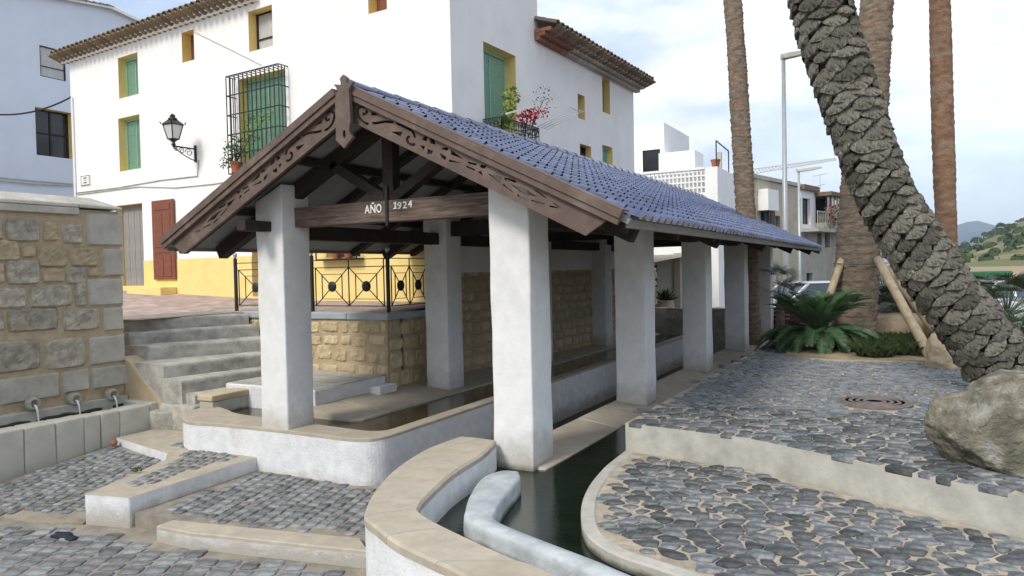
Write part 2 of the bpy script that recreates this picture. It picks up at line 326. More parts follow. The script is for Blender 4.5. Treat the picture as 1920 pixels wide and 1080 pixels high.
# raised step platform beside the basin
A_ = [(-6.62,4.21),(-7.14,4.08),(-7.36,4.7),(-7.61,5.30),(-7.86,5.50),(-8.33,5.58),(-9.3,5.76),(-9.3,6.36),(-8.4,6.40),(-7.7,5.75),(-6.7,5.90)]
st = thing('step_platform', (-7.6,5,-2.6), 'raised triangular step with white painted sides and cobbled top', 'step')
MB().prism(A_, -2.6, -2.122, 0, 1).build('body', ['white_rough','coping'], st, bev=.02)
bi = [(-6.80,4.40),(-7.08,4.30),(-7.3,4.85),(-7.5,5.3),(-7.8,5.6),(-8.33,5.72),(-9.28,5.9)]
def strip_between(o, i, z0, z1):
    return sweep(o, i, [(0,z0),(.0,z1-.01),(.06,z1),(1,z1),(1,z0)])
zL = lambda x, y: -2.40+.11*(y-4.0)
lc = [(-9.36,2.6),(-8.2,3.7),(-7.14,4.06),(-7.36,4.7),(-7.61,5.3),(-7.86,5.5),(-8.33,5.58),(-9.36,5.76)]
MB().prism(lc, -2.6, lambda x, y: zL(x, y)-.004).build('side_paving', 'sett_mortar', kind='structure')
# right hand platforms
cur = smoothcurve([(-2.45,6.62),(-2.43,6.2),(-2.41,5.95),(-2.33,5.46),(-2.2,5.0),(-2.02,4.59),(-1.85,4.35),(-1.6,4.18),(-1.27,4.08),(-.6,3.85),(.5,3.3),(2,2.4),(3,1.6)], 4)
LOW = [tuple(p) for p in cur]+[(7,1.6),(7,4.0),(2.6,4.55),(.63,5.57),(-.2,5.97),(-1.26,6.48),(-2.45,6.66)]
ZLO, ZUP = -1.80, -1.525
lt = thing('lower_terrace', (0,4.5,-2.65), None, None); setp(lt, kind='structure')
MB().prism(LOW, -2.65, ZLO, 0, 1).build('lower_terrace_body', ['conc','cobble_mortar'], lt)
UPP = [(-2.45,6.66),(-1.26,6.50),(-.2,5.99),(.63,5.59),(2.6,4.57),(7,4.0),(7,20),(-2.35,20),(-2.42,12)]
ut = thing('upper_terrace', (1,9,-2.65), None, None); setp(ut, kind='structure')
MB().prism(UPP, -2.65, ZUP, 0, 1).build('upper_terrace_body', ['conc','cobble_mortar'], ut)
# mortar sheets in which the cobbles sit
def inset(poly, d):
    n = len(poly); a = sum(poly[i][0]*poly[(i+1)%n][1]-poly[(i+1)%n][0]*poly[i][1] for i in range(n)); s = 1 if a > 0 else -1; r = []
    for i in range(n):
        p, q, t = Vector(poly[i-1]), Vector(poly[i]), Vector(poly[(i+1)%n]); e = ((q-p).normalized()+(t-q).normalized()); e = e.normalized() if e.length > 1e-6 else (t-q).normalized()
        r.append((q.x-e.y*d*s, q.y+e.x*d*s))
    return r
LOI, UPI = inset(LOW, .11), inset(UPP, .015)
lip = [tuple(q) for q in cur]; lin = inset(LOW, .12)[:len(lip)]; sweep(lip, lin, [(-.01,ZLO-.12),(-.012,ZLO+.0),(.08,ZLO+.012),(.8,ZLO+.012),(1,ZLO-.01)]).build('rim', 'conc', lt)
def cobbles(poly, z, size, mat, parent, name, rng, aniso=1.0, ang=0, h=.013, shrink=.90, skip=None, limit=300, ymax=99):
    xs = [p[0] for p in poly]; ys = [p[1] for p in poly]; pts = []
    x0, x1, y0, y1 = min(xs), max(xs), min(ys), min(max(ys), ymax); ny = int((y1-y0)/size)+2; nx = int((x1-x0)/(size*aniso))+2
    for j in range(ny):
        for i in range(nx):
            pts.append(((x0+(i+.5*(j%2)+rng.uniform(-.45,.45))*size*aniso), y0+(j+rng.uniform(-.42,.42))*size))
    cells = voronoi([(p[0]/aniso, p[1]) for p in pts], size*1.6); out_ = []
    for p, c in zip(pts, cells):
        c = [(x*aniso, y) for x, y in c]
        if len(c) < 4 or not inpoly(p[0], p[1], poly) or edge_dist(p[0], p[1], poly) < size*.5 or (skip and skip(*p)): continue
        s = stone_geo(c, z, h*rng.uniform(.7,1.3), rng, shrink*rng.choice((.7,.9,1.0,1.0,1.05))*rng.uniform(.92,1.04))
        if s: out_.append((*s, 1.0))
    scatter_pieces(out_, name, mat, parent, limit)
man = P(1640,757,Z=ZUP)
def near_rim(x, y): return min((x-q[0])**2+(y-q[1])**2 for q in cur) < .17**2
cobbles(inset(LOW, .01), ZLO, .110, 'cobble', lt, 'cobblestone', random.Random(3), 1.42, skip=near_rim)
bed = lambda x, y: (x-man.x)**2+(y-man.y)**2 < .40**2 or (y > 12.4+.25*sin(x*2) and x > -1.9) or y > 17.5
cobbles([p for p in UPI], ZUP, .112, 'cobble', ut, 'cobblestone', random.Random(5), 1.42, skip=bed)
# dark stones set along the platform edge
rg = random.Random(11); ed = [(-2.45,6.66),(-1.26,6.50),(-.2,5.99),(.63,5.59),(2.6,4.57)]
for a, b in zip(ed[:-1], ed[1:]):
    a, b = Vector(a), Vector(b); L = (b-a).length; t = .02; d = (b-a)/L; nrm = Vector((-d.y, d.x))
    while t < L-.1:
        w = min(rg.uniform(.12,.24), L-t); c = a+d*(t+w/2)+nrm*(.052+rg.uniform(-.008,.004))
        m = MB(); m.obox((c.x,c.y,ZUP-.012), (d.x,d.y,0), (nrm.x,nrm.y,0), (0,0,1), w/2-.012,   .05+rg.uniform(-.01,.006), .026+rg.uniform(-.006,.008))
        m.build('edge_stone', 'cobble', ut, bev=.014); t += w
# manhole cover
mh = thing('manhole_cover', (man.x,man.y,ZUP), 'round brown iron manhole cover set in the cobbles', 'manhole cover')
M('rust_iron', (.20,.165,.15), (.13,.105,.095), 9, .5, 40, .75, .3)
mm = MB(); mm.lathe((man.x,man.y,ZUP+.002), [(.37,0),(.37,.02),(.345,.024)], 40); mm.build('frame', 'rust_iron', mh)
mm = MB()
for r_ in (.08,.15,.22,.29):
    mm.lathe((man.x,man.y,ZUP+.0285), [(r_,0),(r_+.01,.008),(r_+.03,.008),(r_+.04,0)], 36)
mm.lathe((man.x,man.y,ZUP+.024), [(.335,0),(.335,.004),(.01,.0042)], 36); mm.build('lid', 'rust_iron', mh)
# ---- setts
def setts(poly, z, a, b, ang, mat, parent, rng, h=.014, limit=300, gap=.02):
    ca, sa = cos(ang), sin(ang); q = [(x*ca+y*sa, -x*sa+y*ca) for x, y in poly]; out_ = []
    u0, u1, v0, v1 = min(p[0] for p in q), max(p[0] for p in q), min(p[1] for p in q), max(p[1] for p in q); u = u0
    while u < u1:
        wu = a*rng.uniform(.85,1.15); v = v0-rng.uniform(0, b)
        while v < v1:
            wv = b*rng.uniform(.7,1.35); uc, vc = u+wu/2, v+wv/2; x, y = uc*ca-vc*sa, uc*sa+vc*ca
            if inpoly(x, y, poly) and edge_dist(x, y, poly) > a*.35:
                hw, hv = wu/2-gap/2, wv/2-gap/2; k = .32
                lp = [(-hw,-hv*(1-k)),(-hw*(1-k),-hv),(hw*(1-k),-hv),(hw,-hv*(1-k)),(hw,hv*(1-k)),(hw*(1-k),hv),(-hw*(1-k),hv),(-hw,hv*(1-k))]
                lp = [((uc+s+rng.uniform(-.006,.006)), (vc+t+rng.uniform(-.006,.006))) for s, t in lp]
                pp = [(s*ca-t*sa, s*sa+t*ca) for s, t in lp]; zz = z(x,y) if callable(z) else z; hh = h*rng.uniform(.6,1.3); tx, ty = rng.uniform(-.05,.05), rng.uniform(-.05,.05)
                vs = [(s,t,zz-.03) for s, t in pp]+[(s,t,zz+hh*.5+tx*(s-x)+ty*(t-y)) for s, t in pp]+[(x+(s-x)*.82,y+(t-y)*.82,zz+hh+tx*(s-x)+ty*(t-y)) for s, t in pp]
                fs = [(i,(i+1)%8,8+(i+1)%8,8+i) for i in range(8)]+[(8+i,8+(i+1)%8,16+(i+1)%8,16+i) for i in range(8)]+[tuple(range(16,24))]
                out_.append((vs, fs, (x,y,zz), wu*wv/(a*b)))
            v += wv
        u += wu
    scatter_pieces(out_, 'sett', mat, parent, limit)
fc = bpy.data.objects['forecourt']; te = bpy.data.objects['terrace']; sp_ = bpy.data.objects['side_paving']
fore = [(-9.3,2.5),(-8.3,3.55),(-7.2,3.98),(-6.62,4.05),(-6.05,4.07)]+[(x,y-.03) for x, y in kk[1:]]+[(-3.55,3.6),(-3.0,3.1),(-2.2,2.6),(-3,1.2),(-9,.5)]
setts(fore, -2.42, .19, .15, radians(30), 'sett', fc, random.Random(2))
setts([(-6.5,4.33),(kin[0].x,kin[0].y+.02),(kin[1].x+.2,kin[1].y+.05),(-3.6,5.0),(-3.9,5.85),(-4.9,5.85),(-6.65,5.82)], -2.28, .12, .15, radians(16), 'sett', te, random.Random(4))
setts([(-9.3,2.9),(-8.2,3.85),(-7.25,4.25),(-7.4,4.75),(-7.66,5.36),(-7.9,5.54),(-8.33,5.6),(-9.3,5.74)], zL, .12, .14, radians(20), 'sett', sp_, random.Random(6))
setts([(-6.84,4.5),(-7.08,4.42),(-7.3,4.9),(-7.5,5.35),(-7.8,5.66),(-8.3,5.8),(-8.3,6.1),(-7.75,5.85),(-6.9,5.8)], -2.124, .11, .14, radians(16), 'sett', st, random.Random(8), limit=120)
# ---- water
def pond(name, poly, z, mat):
    n = len(poly); a = sum(poly[i][0]*poly[(i+1)%n][1]-poly[(i+1)%n][0]*poly[i][1] for i in range(n)); poly = poly if a > 0 else poly[::-1]
    MB().add([(x,y,z) for x, y in poly], [tuple(range(n))]).build(name, mat, kind='structure')
pond('channel_water', [(-3.62,5.9),(-3.5,5.3),(-3.4,4.7),(-3.2,4.1),(-3.05,3.75),(-2.5,3.5),(-1.8,3.28),(-1,2.9),(.5,2.2),(3,1.0),(4,1.0),(4,1.8),(.6,3.4),(-1.2,4.2),(-1.9,4.6),(-2.2,5.3),(-2.3,6.7),(-2.3,19.4),(-3.2,19.4),(-3.2,5.9)], -1.875, 'water_dark')
pond('basin_water', [(-8.32,6.3),(-7.6,6.2),(-5.1,6.1),(-5.1,19.4),(-6.3,19.4),(-6.3,7.6),(-8.32,7.6)], -1.868, 'water_basin')
pond('trough_water', [(-10.11,1.2),(-9.55,1.2),(-9.55,6.35),(-10.11,6.35)], -2.02, 'water_dark')
# ---- curved foreground wall, divider, ledges, basin
O_ = smoothcurve([(-3.83,5.80),(-3.84,5.25),(-3.68,4.6),(-3.42,4.03),(-3.2,3.68),(-3.10,3.58),(-2.948,3.496),(-2.68,3.35),(-2.35,3.237),(-2.04,3.13),(-.8,2.6),(.6,1.9)], 5)
I_ = smoothcurve([(-3.42,5.80),(-3.29,5.33),(-3.2,4.73),(-3.03,4.14),(-2.95,3.94),(-2.89,3.86),(-2.72,3.76),(-2.42,3.63),(-1.95,3.45),(-1.64,3.36),(-.5,2.85),(.8,2.15)], 5)
cw = thing('channel_wall', (-3.2,4,-2.65), 'curved white plastered wall with sandstone coping bending along the channel', 'wall')
sweep(O_, I_, [(0,-2.65),(0,-1.95),(0,-1.655),(.5,-1.655),(1,-1.655),(1,-1.95),(1,-2.3)]).build('plaster_body', 'white_rough', cw, smooth=False)
cuts = [0, 9, 16, 22, 33, 41, 47, 51, 55]
for a, b in zip(cuts[:-1], cuts[1:]):
    oo, ii = list(O_[a:b+1]), list(I_[a:b+1])
    for arr in (oo, ii):
        s, e = Vector(arr[0]), Vector(arr[1]); arr[0] = tuple(s+(e-s).normalized()*.003); s, e = Vector(arr[-1]), Vector(arr[-2]); arr[-1] = tuple(s+(e-s).normalized()*.003)
    rr = random.Random(a)
    sweep(oo, ii, [(-.012,-1.66),(-.015,-1.615),(.03,-1.60),(.35,-1.596),(.7,-1.598),(.97,-1.602),(1.01,-1.62),(1.005,-1.66)]).build('coping_slab', 'coping', cw)
Nn = smoothcurve([(-2.99,5.36),(-3.12,5.33),(-3.17,5.10),(-3.03,4.7),(-2.87,4.38),(-2.71,4.15),(-2.33,4.00),(-1.85,3.82),(-1.55,3.69),(-.4,3.15),(1,2.45)], 5)
Ff = smoothcurve([(-2.93,5.34),(-2.84,5.22),(-2.79,5.05),(-2.72,4.77),(-2.62,4.45),(-2.50,4.25),(-2.137,4.09),(-1.62,3.91),(-1.35,3.80),(-.3,3.4),(1.1,2.72)], 5)
sweep(Nn, Ff, [(.0,-2.3),(.04,-1.78),(.055,-1.745),(.12,-1.727),(.5,-1.722),(.88,-1.727),(.945,-1.745),(.96,-1.78),(1,-2.3)]).build('channel_divider', 'conc_blue', None, 'low rounded grey-white divider curving through the dark channel water', 'divider wall', smooth=True)
# right washing ledge
rl = thing('washing_ledge', (-3.25,12,-2.65), 'long sandstone washing ledge between the channel and the sunken aisle', 'ledge')
MB().box(-3.5,-3.02,5.95,19.4,-2.65,-1.87).build('ledge_base', 'white_rough', rl)
yy = 5.95; rr = random.Random(21)
while yy < 19.3:
    L = min(rr.uniform(.85,1.15), 19.4-yy); m = MB(); dz = rr.uniform(-.004,.004)
    m.add([(-3.51,yy+.004,-1.90),(-2.98,yy+.004,-1.93),(-2.98,yy+L-.004,-1.93),(-3.51,yy+L-.004,-1.90),(-3.51,yy+.004,-1.797+dz),(-2.98,yy+.004,-1.862+dz),(-2.98,yy+L-.004,-1.862+dz),(-3.51,yy+L-.004,-1.797+dz)],
          [(3,2,1,0),(4,5,6,7),(0,1,5,4),(1,2,6,5),(2,3,7,6),(3,0,4,7)]); m.build('washing_stone', 'coping', rl, bev=.012); yy += L
# basin
bo = smoothcurve([(-8.42,6.42),(-8.25,6.05),(-7.8,5.73),(-7.2,5.80),(-6.2,5.85),(-5.4,5.85),(-5.15,5.89),(-5.02,6.01),(-4.97,6.2),(-4.97,6.6)], 4)+[(-4.97,7.0),(-4.97,10),(-4.97,13),(-4.97,16),(-4.97,19.4)]
bi_ = smoothcurve([(-8.2,6.55),(-7.95,6.46),(-7.6,6.33),(-7.0,6.29),(-6.2,6.26),(-5.5,6.22),(-5.32,6.23),(-5.21,6.28),(-5.15,6.38),(-5.15,6.6)], 4)+[(-5.15,7.0),(-5.15,10),(-5.15,13),(-5.15,16),(-5.15,19.4)]
ba = thing('wash_basin', (-6,9,-2.65), 'long white walled wash basin with sandstone rim under the roof', 'basin')
sweep(bo, bi_, [(0,-2.65),(0,-2.2),(0,-1.80),(.5,-1.80),(1,-1.80),(1,-2.3)]).build('basin_wall', 'white_rough', ba)
for a, b in ((0,6),(6,11),(11,16),(16,20),(20,24),(24,36),(36,37),(37,38),(38,39),(39,40),(40,41)):
    oo, ii = list(bo[a:b+1]), list(bi_[a:b+1])
    sweep(oo, ii, [(-.01,-1.803),(-.012,-1.775),(.05,-1.766),(.95,-1.766),(1.012,-1.775),(1.01,-1.803)]).build('rim_slab', 'coping', ba)
MB().rbox(-8.52,-8.24,6.46,7.75,-2.6,-1.69,.02,.4,.004).build('side_wall', 'conc', ba)
MB().rbox(-8.535,-8.225,6.44,7.75,-1.692,-1.605,.02,.3,.006).build('side_coping', 'tan_stone', ba)
# left washing slabs
ls = thing('washing_slabs', (-6.5,12,-2.65), 'row of sloping sandstone washing slabs at the foot of the left pillars', 'ledge')
MB().box(-6.93,-6.13,6.95,19.4,-2.65,-1.875).build('slab_base', 'conc', ls)
yy = 6.86; rr = random.Random(22); first = True
while yy < 19.3:
    L = min(rr.uniform(.5,.66), 19.4-yy); m = MB(); x0 = -6.96; xa = -6.07; dz = rr.uniform(-.003,.003)
    q = [(x0,yy+.004),(xa-(.10 if first else 0),yy+.004),(xa,yy+(.12 if first else .005)),(xa,yy+L-.004),(x0,yy+L-.004)]
    zt = lambda x: -1.752-.088*(x-x0)/(xa-x0)
    m.add([(x,y,-1.93) for x, y in q]+[(x,y,zt(x)+dz) for x, y in q], [(4,3,2,1,0),(5,6,7,8,9)]+[(i,(i+1)%5,5+(i+1)%5,5+i) for i in range(5)])
    m.build('slab', 'coping', ls, bev=.012); yy += L; first = False
# landing between the stairs and the basin
ld = thing('stair_landing', (-7.8,7.8,-2.6), 'grey paved landing with white painted riser beside the basin', 'landing')
MB().rbox(-8.72,-6.96,7.06,8.56,-2.6,-1.552,.02,.35,.005,3,0).build('body', 'white_rough', ld)
for i in range(3):
    for j in range(3):
        MB().box(-8.70+i*.577+.004,-8.70+(i+1)*.577-.004,7.08+j*.49+.004,7.08+(j+1)*.49-.004,-1.556,-1.543+.002*((i+j)%2)).build('paving_slab', 'step_stone', ld, bev=.006)
MB().rbox(-7.0,-6.75,8.15,8.55,-2.3,-1.66,.02,.2,.004).build('side_block', 'white_rough', ld)
# ================================================================ WASH HOUSE
wh = thing('wash_house', (XM,12.5,-2.5), 'open wash house pavilion with white pillars, carved brown gable and blue tiled roof', 'pavilion')
SL = (ZRG-ZEV)/(XM*-1-XEV); SA = atan2(SL, 1)
roofz = lambda x: ZRG-SL*abs(x-XM)-.10          # underside of the roof boards
for row, X0 in (('R', XR), ('L', XL)):
    for i in range(5):
        y = Y1+i*SP; zb = (-2.6 if row == 'L' else -2.5); m = MB()
        top = min(roofz(X0), roofz(X0+PW))-.03
        m.rbox(X0, X0+PW, y, y+PW, zb, top, .022, .16, .006, 2.3, seed=i*3+(9 if row == 'L' else 0))
        # taper the head to the roof slope
        sgn = 1 if row == 'L' else -1
        m.v = [(vx, vy, (vz if vz < top-.05 else vz+max(0, ((vx-X0) if row == 'L' else (X0+PW-vx)))*SL*.92)) for vx, vy, vz in m.v]
        m.build('pillar', 'white_pillar', wh, smooth=True)
# tie beams, king posts, struts
def truss(y, front):
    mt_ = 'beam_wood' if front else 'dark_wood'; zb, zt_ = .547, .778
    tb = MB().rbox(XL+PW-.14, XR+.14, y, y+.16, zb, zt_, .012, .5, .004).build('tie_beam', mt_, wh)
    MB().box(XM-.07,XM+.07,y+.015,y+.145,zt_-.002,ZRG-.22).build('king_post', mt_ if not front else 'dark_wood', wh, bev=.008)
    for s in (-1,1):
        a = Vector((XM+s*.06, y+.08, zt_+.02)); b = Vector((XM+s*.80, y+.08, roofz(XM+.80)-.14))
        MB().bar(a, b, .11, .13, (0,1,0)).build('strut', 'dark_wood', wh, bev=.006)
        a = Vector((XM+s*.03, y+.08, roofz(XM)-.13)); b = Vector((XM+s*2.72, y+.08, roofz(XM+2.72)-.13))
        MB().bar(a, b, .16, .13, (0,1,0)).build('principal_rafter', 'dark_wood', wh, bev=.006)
    return tb
TB = None
for i in range(5):
    t = truss(Y1+.19+i*SP if i == 0 else Y1+.13+i*SP, i == 0)
    if i == 0: TB = t
# metal strap and lettering on the front beam
MB().box(XM-.016,XM+.016,Y1+.172,Y1+.189,.50,.93).build('iron_strap', 'iron', wh)
def flat_cut(name, outline, holes, thick, mat, parent, y, mirror=False):
    cu = bpy.data.curves.new(name, 'CURVE'); cu.dimensions = '2D'; cu.fill_mode = 'BOTH'; cu.extrude = thick/2
    for pl in [outline]+holes:
        sp = cu.splines.new('POLY'); sp.points.add(len(pl)-1); sp.use_cyclic_u = True
        for q, (a, b) in zip(sp.points, pl): q.co = ((2*XM-a if mirror else a)-XM, b, 0, 1)
    ob = bpy.data.objects.new(name, cu); COL.objects.link(ob); me = bpy.data.meshes.new_from_object(ob.evaluated_get(bpy.context.evaluated_depsgraph_get()))
    bpy.data.objects.remove(ob); me.materials.clear(); me.materials.append(MATS[mat])
    o = inst(name, me, (XM, y, 0), parent, (pi/2, 0, 0)); return o
def px2(pts, y=YF): return [(P(a, b, Y=y).x, P(a, b, Y=y).z) for a, b in pts]
def letter(ch, px, w_px, ytop, ybot):
    cu = bpy.data.curves.new('letter', 'FONT'); cu.body = ch; cu.size = 1; cu.extrude = .02; cu.offset = .0 if ch == '1' else .012
    ob = bpy.data.objects.new('letter', cu); COL.objects.link(ob)
    me = bpy.data.meshes.new_from_object(ob.evaluated_get(bpy.context.evaluated_depsgraph_get())); bpy.data.objects.remove(ob)
    xs = [v.co.x for v in me.vertices]; ys = [v.co.y for v in me.vertices]; x0, x1, y0, y1 = min(xs), max(xs), min(ys), max(ys)
    a, b = P(px, ybot, Y=Y1+.19), P(px+w_px, ybot, Y=Y1+.19); t = P(px, ytop, Y=Y1+.19); sx, sy = (b.x-a.x)/(x1-x0), (t.z-a.z)/(y1-y0)
    for v in me.vertices: v.co = ((v.co.x-x0)*sx, (v.co.y-y0)*sy, v.co.z*.2)
    me.materials.clear(); me.materials.append(MATS['letter']); inst('letter', me, (a.x, Y1+.186, a.z), TB, (pi/2, 0, 0))
letter('A', 684.5, 10, 385, 401); letter('Ñ', 695.5, 9.5, 380, 400); letter('O', 706.5, 9.5, 383, 399)
flat_cut('letter', px2([(738,380.5),(741,378),(743,377.8),(743,389.6),(745,389.4),(745,391.2),(737.6,392),(737.6,390.2),(740,390),(740,381.5),(738,382.3)], Y1+.185), [], .006, 'letter', TB, Y1+.185)
letter('9', 746, 7.5, 379, 392.5); letter('2', 756, 7.5, 378, 391); letter('4', 765.5, 8, 376, 389)
# wall plates along the rows
for X0 in (XL, XR):
    for i in range(4):
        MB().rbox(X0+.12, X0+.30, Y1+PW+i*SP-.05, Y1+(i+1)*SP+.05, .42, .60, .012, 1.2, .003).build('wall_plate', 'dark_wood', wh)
    if X0 == XL: MB().rbox(X0+.12, X0+.26, YF+.06, Y1+.05, .50, .62, .012, 1.2, .003).build('wall_plate', 'dark_wood', wh)
for fr in (.33, .68):
    for s in (-1, 1):
        x = XM+s*fr*2.9; z = roofz(x)-.035
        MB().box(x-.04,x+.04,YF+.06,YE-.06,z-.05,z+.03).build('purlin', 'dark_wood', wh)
# rafters with tails
nr = 10
for i in range(nr):
    y = 5.66+i*1.52
    for s in (-1, 1):
        a = Vector((XM+s*.05, y, roofz(XM+.05)-.055)); b = Vector((XM+s*2.82, y, roofz(XM+2.82)-.055))
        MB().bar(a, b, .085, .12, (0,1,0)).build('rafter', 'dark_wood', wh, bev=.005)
# roof boards, fascia
rf = thing('roof_tmp', (XM,12.5,.4), None, None)
for s in (-1, 1):
    c = Vector((XM+s*1.45, (YF+YE)/2, roofz(XM+1.45)+.03)); u = Vector((s*cos(SA),0,-sin(SA))); n_ = Vector((s*sin(SA),0,cos(SA)))
    MB().obox(c, u, (0,1,0), n_, 1.45/cos(SA), (YE-YF)/2-.03, .022).build('roof_boards', 'ceiling', wh)
    e = XM+s*2.86; MB().box(min(e,e+s*.035),max(e,e+s*.035),YF+.06,YE-.02,.318,.432).build('fascia_board', 'fascia', wh, bev=.006)
bpy.data.objects.remove(rf)
# tiles
TW, TL = .19, .185
def tile_mesh(nose=True):
    prof = [(0,0),(.075,-.002),(.084,.012),(.098,.036),(.122,.05),(.146,.036),(.160,.012),(.169,0),(TW-.002,0)]; m = MB(); k = len(prof); L = TL+.035; th = .014
    # u down slope: 0 = upper end, L = lower (nose) end lifted
    vs = [(u, y, h+lift) for u, lift in ((0,.0),(L,.022)) for y, h in prof]+[(L, y, (h+.022-th if not nose else (h*.25 if h > .01 else h)+.022-th)) for y, h in prof]+[(0, y, h-th) for y, h in prof]
    m.add(vs, [(i, k+i, k+i+1, i+1) for i in range(k-1)], 0)
    m.add(vs, [(k+i, 2*k+i, 2*k+i+1, k+i+1) for i in range(k-1)], 1)
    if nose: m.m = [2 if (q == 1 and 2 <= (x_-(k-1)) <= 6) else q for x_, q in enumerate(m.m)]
    m.add(vs, [(2*k+i, 3*k+i, 3*k+i+1, 2*k+i+1) for i in range(k-1)], 1)
    return m
tm = tile_mesh(); tme = tm.build('roof_tile', ['tile_blue','tile_end','tile_hollow_shade'], mesh_only=True); tm0 = tile_mesh(False); tme0 = tm0.build('roof_tile', ['tile_blue','tile_end','tile_hollow_shade'], mesh_only=True); tme0.polygons.foreach_set('use_smooth', [p.material_index == 0 for p in tme0.polygons]); tme.polygons.foreach_set('use_smooth', [p.material_index == 0 for p in tme.polygons])
slope_len = (abs(XM)-XEV)/cos(SA); rows = int(slope_len/TL)
roofs = {}
for s in (1, -1):
    rp = MB(); u = Vector((s*cos(SA),0,-sin(SA))); n_ = Vector((s*sin(SA),0,cos(SA)))
    c = Vector((XM+s*1.45, (YF+YE)/2, roofz(XM+1.45)+.06)); rp.obox(c, u, (0,1,0), n_, 1.43/cos(SA), (YE-YF)/2-.05, .008)
    roofs[s] = rp.build('roof_slope', 'tile_end', wh)
rt = []; ncol = int((YE-YF-.12)/TW); rg = random.Random(9)
for r in range(rows):
    for c in range(ncol):
        d = .03+r*TL+(slope_len-rows*TL); y = YF+.09+c*TW
        x = XM+d*cos(SA); z = ZRG-.03-d*sin(SA); rt.append((d, y, Vector((x, y, z))))
rt.sort(key=lambda t: t[2].length-(1.5 if t[0] > slope_len-TL*1.5 else 0)); rest = MB()
mrot = Matrix.Rotation(SA, 4, 'Y')
for i, (d, y, p) in enumerate(rt):
    tl = rg.uniform(-.012,.012); lift = rg.uniform(0,.006)
    ev = d > slope_len-TL*1.5; tmm = tm0 if ev else tm
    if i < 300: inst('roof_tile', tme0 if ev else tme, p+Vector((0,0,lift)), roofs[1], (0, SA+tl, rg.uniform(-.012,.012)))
    else:
        M4 = Matrix.Translation(p+Vector((0,0,lift))) @ Matrix.Rotation(rg.uniform(-.012,.012), 4, 'Z') @ Matrix.Rotation(SA+tl, 4, 'Y'); k = len(rest.v)
        rest.v += [tuple(M4 @ Vector(q)) for q in tmm.v]; rest.f += [[a+k for a in f] for f in tmm.f]; rest.m += tmm.m; rest.t += [rg.uniform(-.22,.22)]*len(tmm.f)
o = rest.build('roof_tile_field', ['tile_blue','tile_end','tile_hollow_shade'], roofs[1], kind='stuff')
o.data.polygons.foreach_set('use_smooth', [p.material_index == 0 for p in o.data.polygons])
rest = MB()
for r in range(rows):
    for c in range(ncol):
        d = .03+r*TL+(slope_len-rows*TL); M4 = Matrix.Translation((XM-d*cos(SA), YF+.09+(c+1)*TW, ZRG-.03-d*sin(SA))) @ Matrix.Rotation(pi, 4, 'Z') @ Matrix.Rotation(SA, 4, 'Y'); k = len(rest.v)
        rest.v += [tuple(M4 @ Vector(q)) for q in tm.v]; rest.f += [[a+k for a in f] for f in tm.f]; rest.m += tm.m; rest.t += [rg.uniform(-.22,.22)]*len(tm.f)
rest.build('roof_tile_field', ['tile_blue','tile_end','tile_hollow_shade'], roofs[-1], kind='stuff')
y = YF+.06
while y < YE-.1:      # ridge tiles
    L = .36; m = MB(); rn = 8
    ra, rb = .085, .10
    vs = [(XM+cos(pi*k/rn)*r, yy2, ZRG-.015+sin(pi*k/rn)*r*.8) for yy2, r in ((y,rb),(y+L+.03,ra)) for k in range(rn+1)]
    m.add(vs, [(k, k+1, rn+2+k, rn+1+k) for k in range(rn)]); m.add(vs, [tuple(range(rn+1))])
    m.build('ridge_tile', 'tile_blue', roofs[1], smooth=True); y += L
# carved gable boards: outline and cut-outs drawn flat, extruded to a real board
def arc_band(pts, wd):
    """outline of a bent slot following pts with width wd (px)"""
    L, Rr = [], []
    for i, p in enumerate(pts):
        a = Vector(pts[max(i-1,0)]); b = Vector(pts[min(i+1,len(pts)-1)]); d = (b-a).normalized(); n = Vector((-d.y, d.x))*wd/2
        L.append(tuple(Vector(p)+n)); Rr.append(tuple(Vector(p)-n))
    return L+Rr[::-1]
def z5(pts): return [(580+a/5.047, 120+b/5.047) for a, b in pts]
def z8(pts): return [(860+a/8, 320+b/8) for a, b in pts]
holes = [arc_band(smoothcurve(z5([(545,410),(500,405),(468,440),(480,500),(520,550),(572,572)]), 4), 5),
         arc_band(smoothcurve(z5([(552,440),(553,458),(543,478),(515,472)]), 4), 5),
         z5([(598,450),(668,490),(596,490)]),
         arc_band(smoothcurve(z5([(605,562),(660,560),(720,548),(805,553)]), 4), 5),
         arc_band(smoothcurve(z5([(838,560),(920,600),(985,640),(1012,700)]), 4), 4.5),
         z5([(785,642),(893,645),(872,692)]),
         arc_band(smoothcurve(z5([(965,690),(940,700),(945,745),(985,768),(1010,755)]), 4), 5),
         z5([(1075,715),(1105,682),(1130,690),(1118,738)]), z5([(1152,700),(1195,720),(1205,768),(1155,752)]), z5([(1062,770),(1105,780),(1092,828)]), z5([(1130,805),(1188,828),(1165,852),(1125,856)]),
         z5([(1250,805),(1290,790),(1325,795),(1318,825)]), z5([(1240,842),(1305,880),(1300,918),(1265,895)]), z5([(1350,815),(1475,905),(1350,860)]), z5([(1330,905),(1466,942),(1332,930)]),
         z5([(1510,925),(1592,945),(1590,962),(1512,945)]), z5([(1495,960),(1580,1000),(1575,1015),(1495,978)]), z5([(1622,955),(1690,960),(1670,992),(1630,985)]), z5([(1605,1020),(1640,1015),(1650,1070)]),
         z8([(450,45),(670,100),(640,190)]), z8([(705,100),(880,155),(872,185),(700,140)]), z8([(680,195),(835,310),(825,332),(680,225)]), z8([(800,212),(900,235),(1040,290),(1200,400),(990,355)]),
         z8([(890,350),(1035,425),(1030,445),(900,390)]), z8([(1155,280),(1330,405),(1320,418),(1150,300)]), z8([(1110,435),(1305,492),(1300,512),(1105,460)]), z8([(1405,460),(1580,580),(1470,525)]), z8([(1375,520),(1470,542),(1530,572),(1380,548)])]
YB = YF+.035
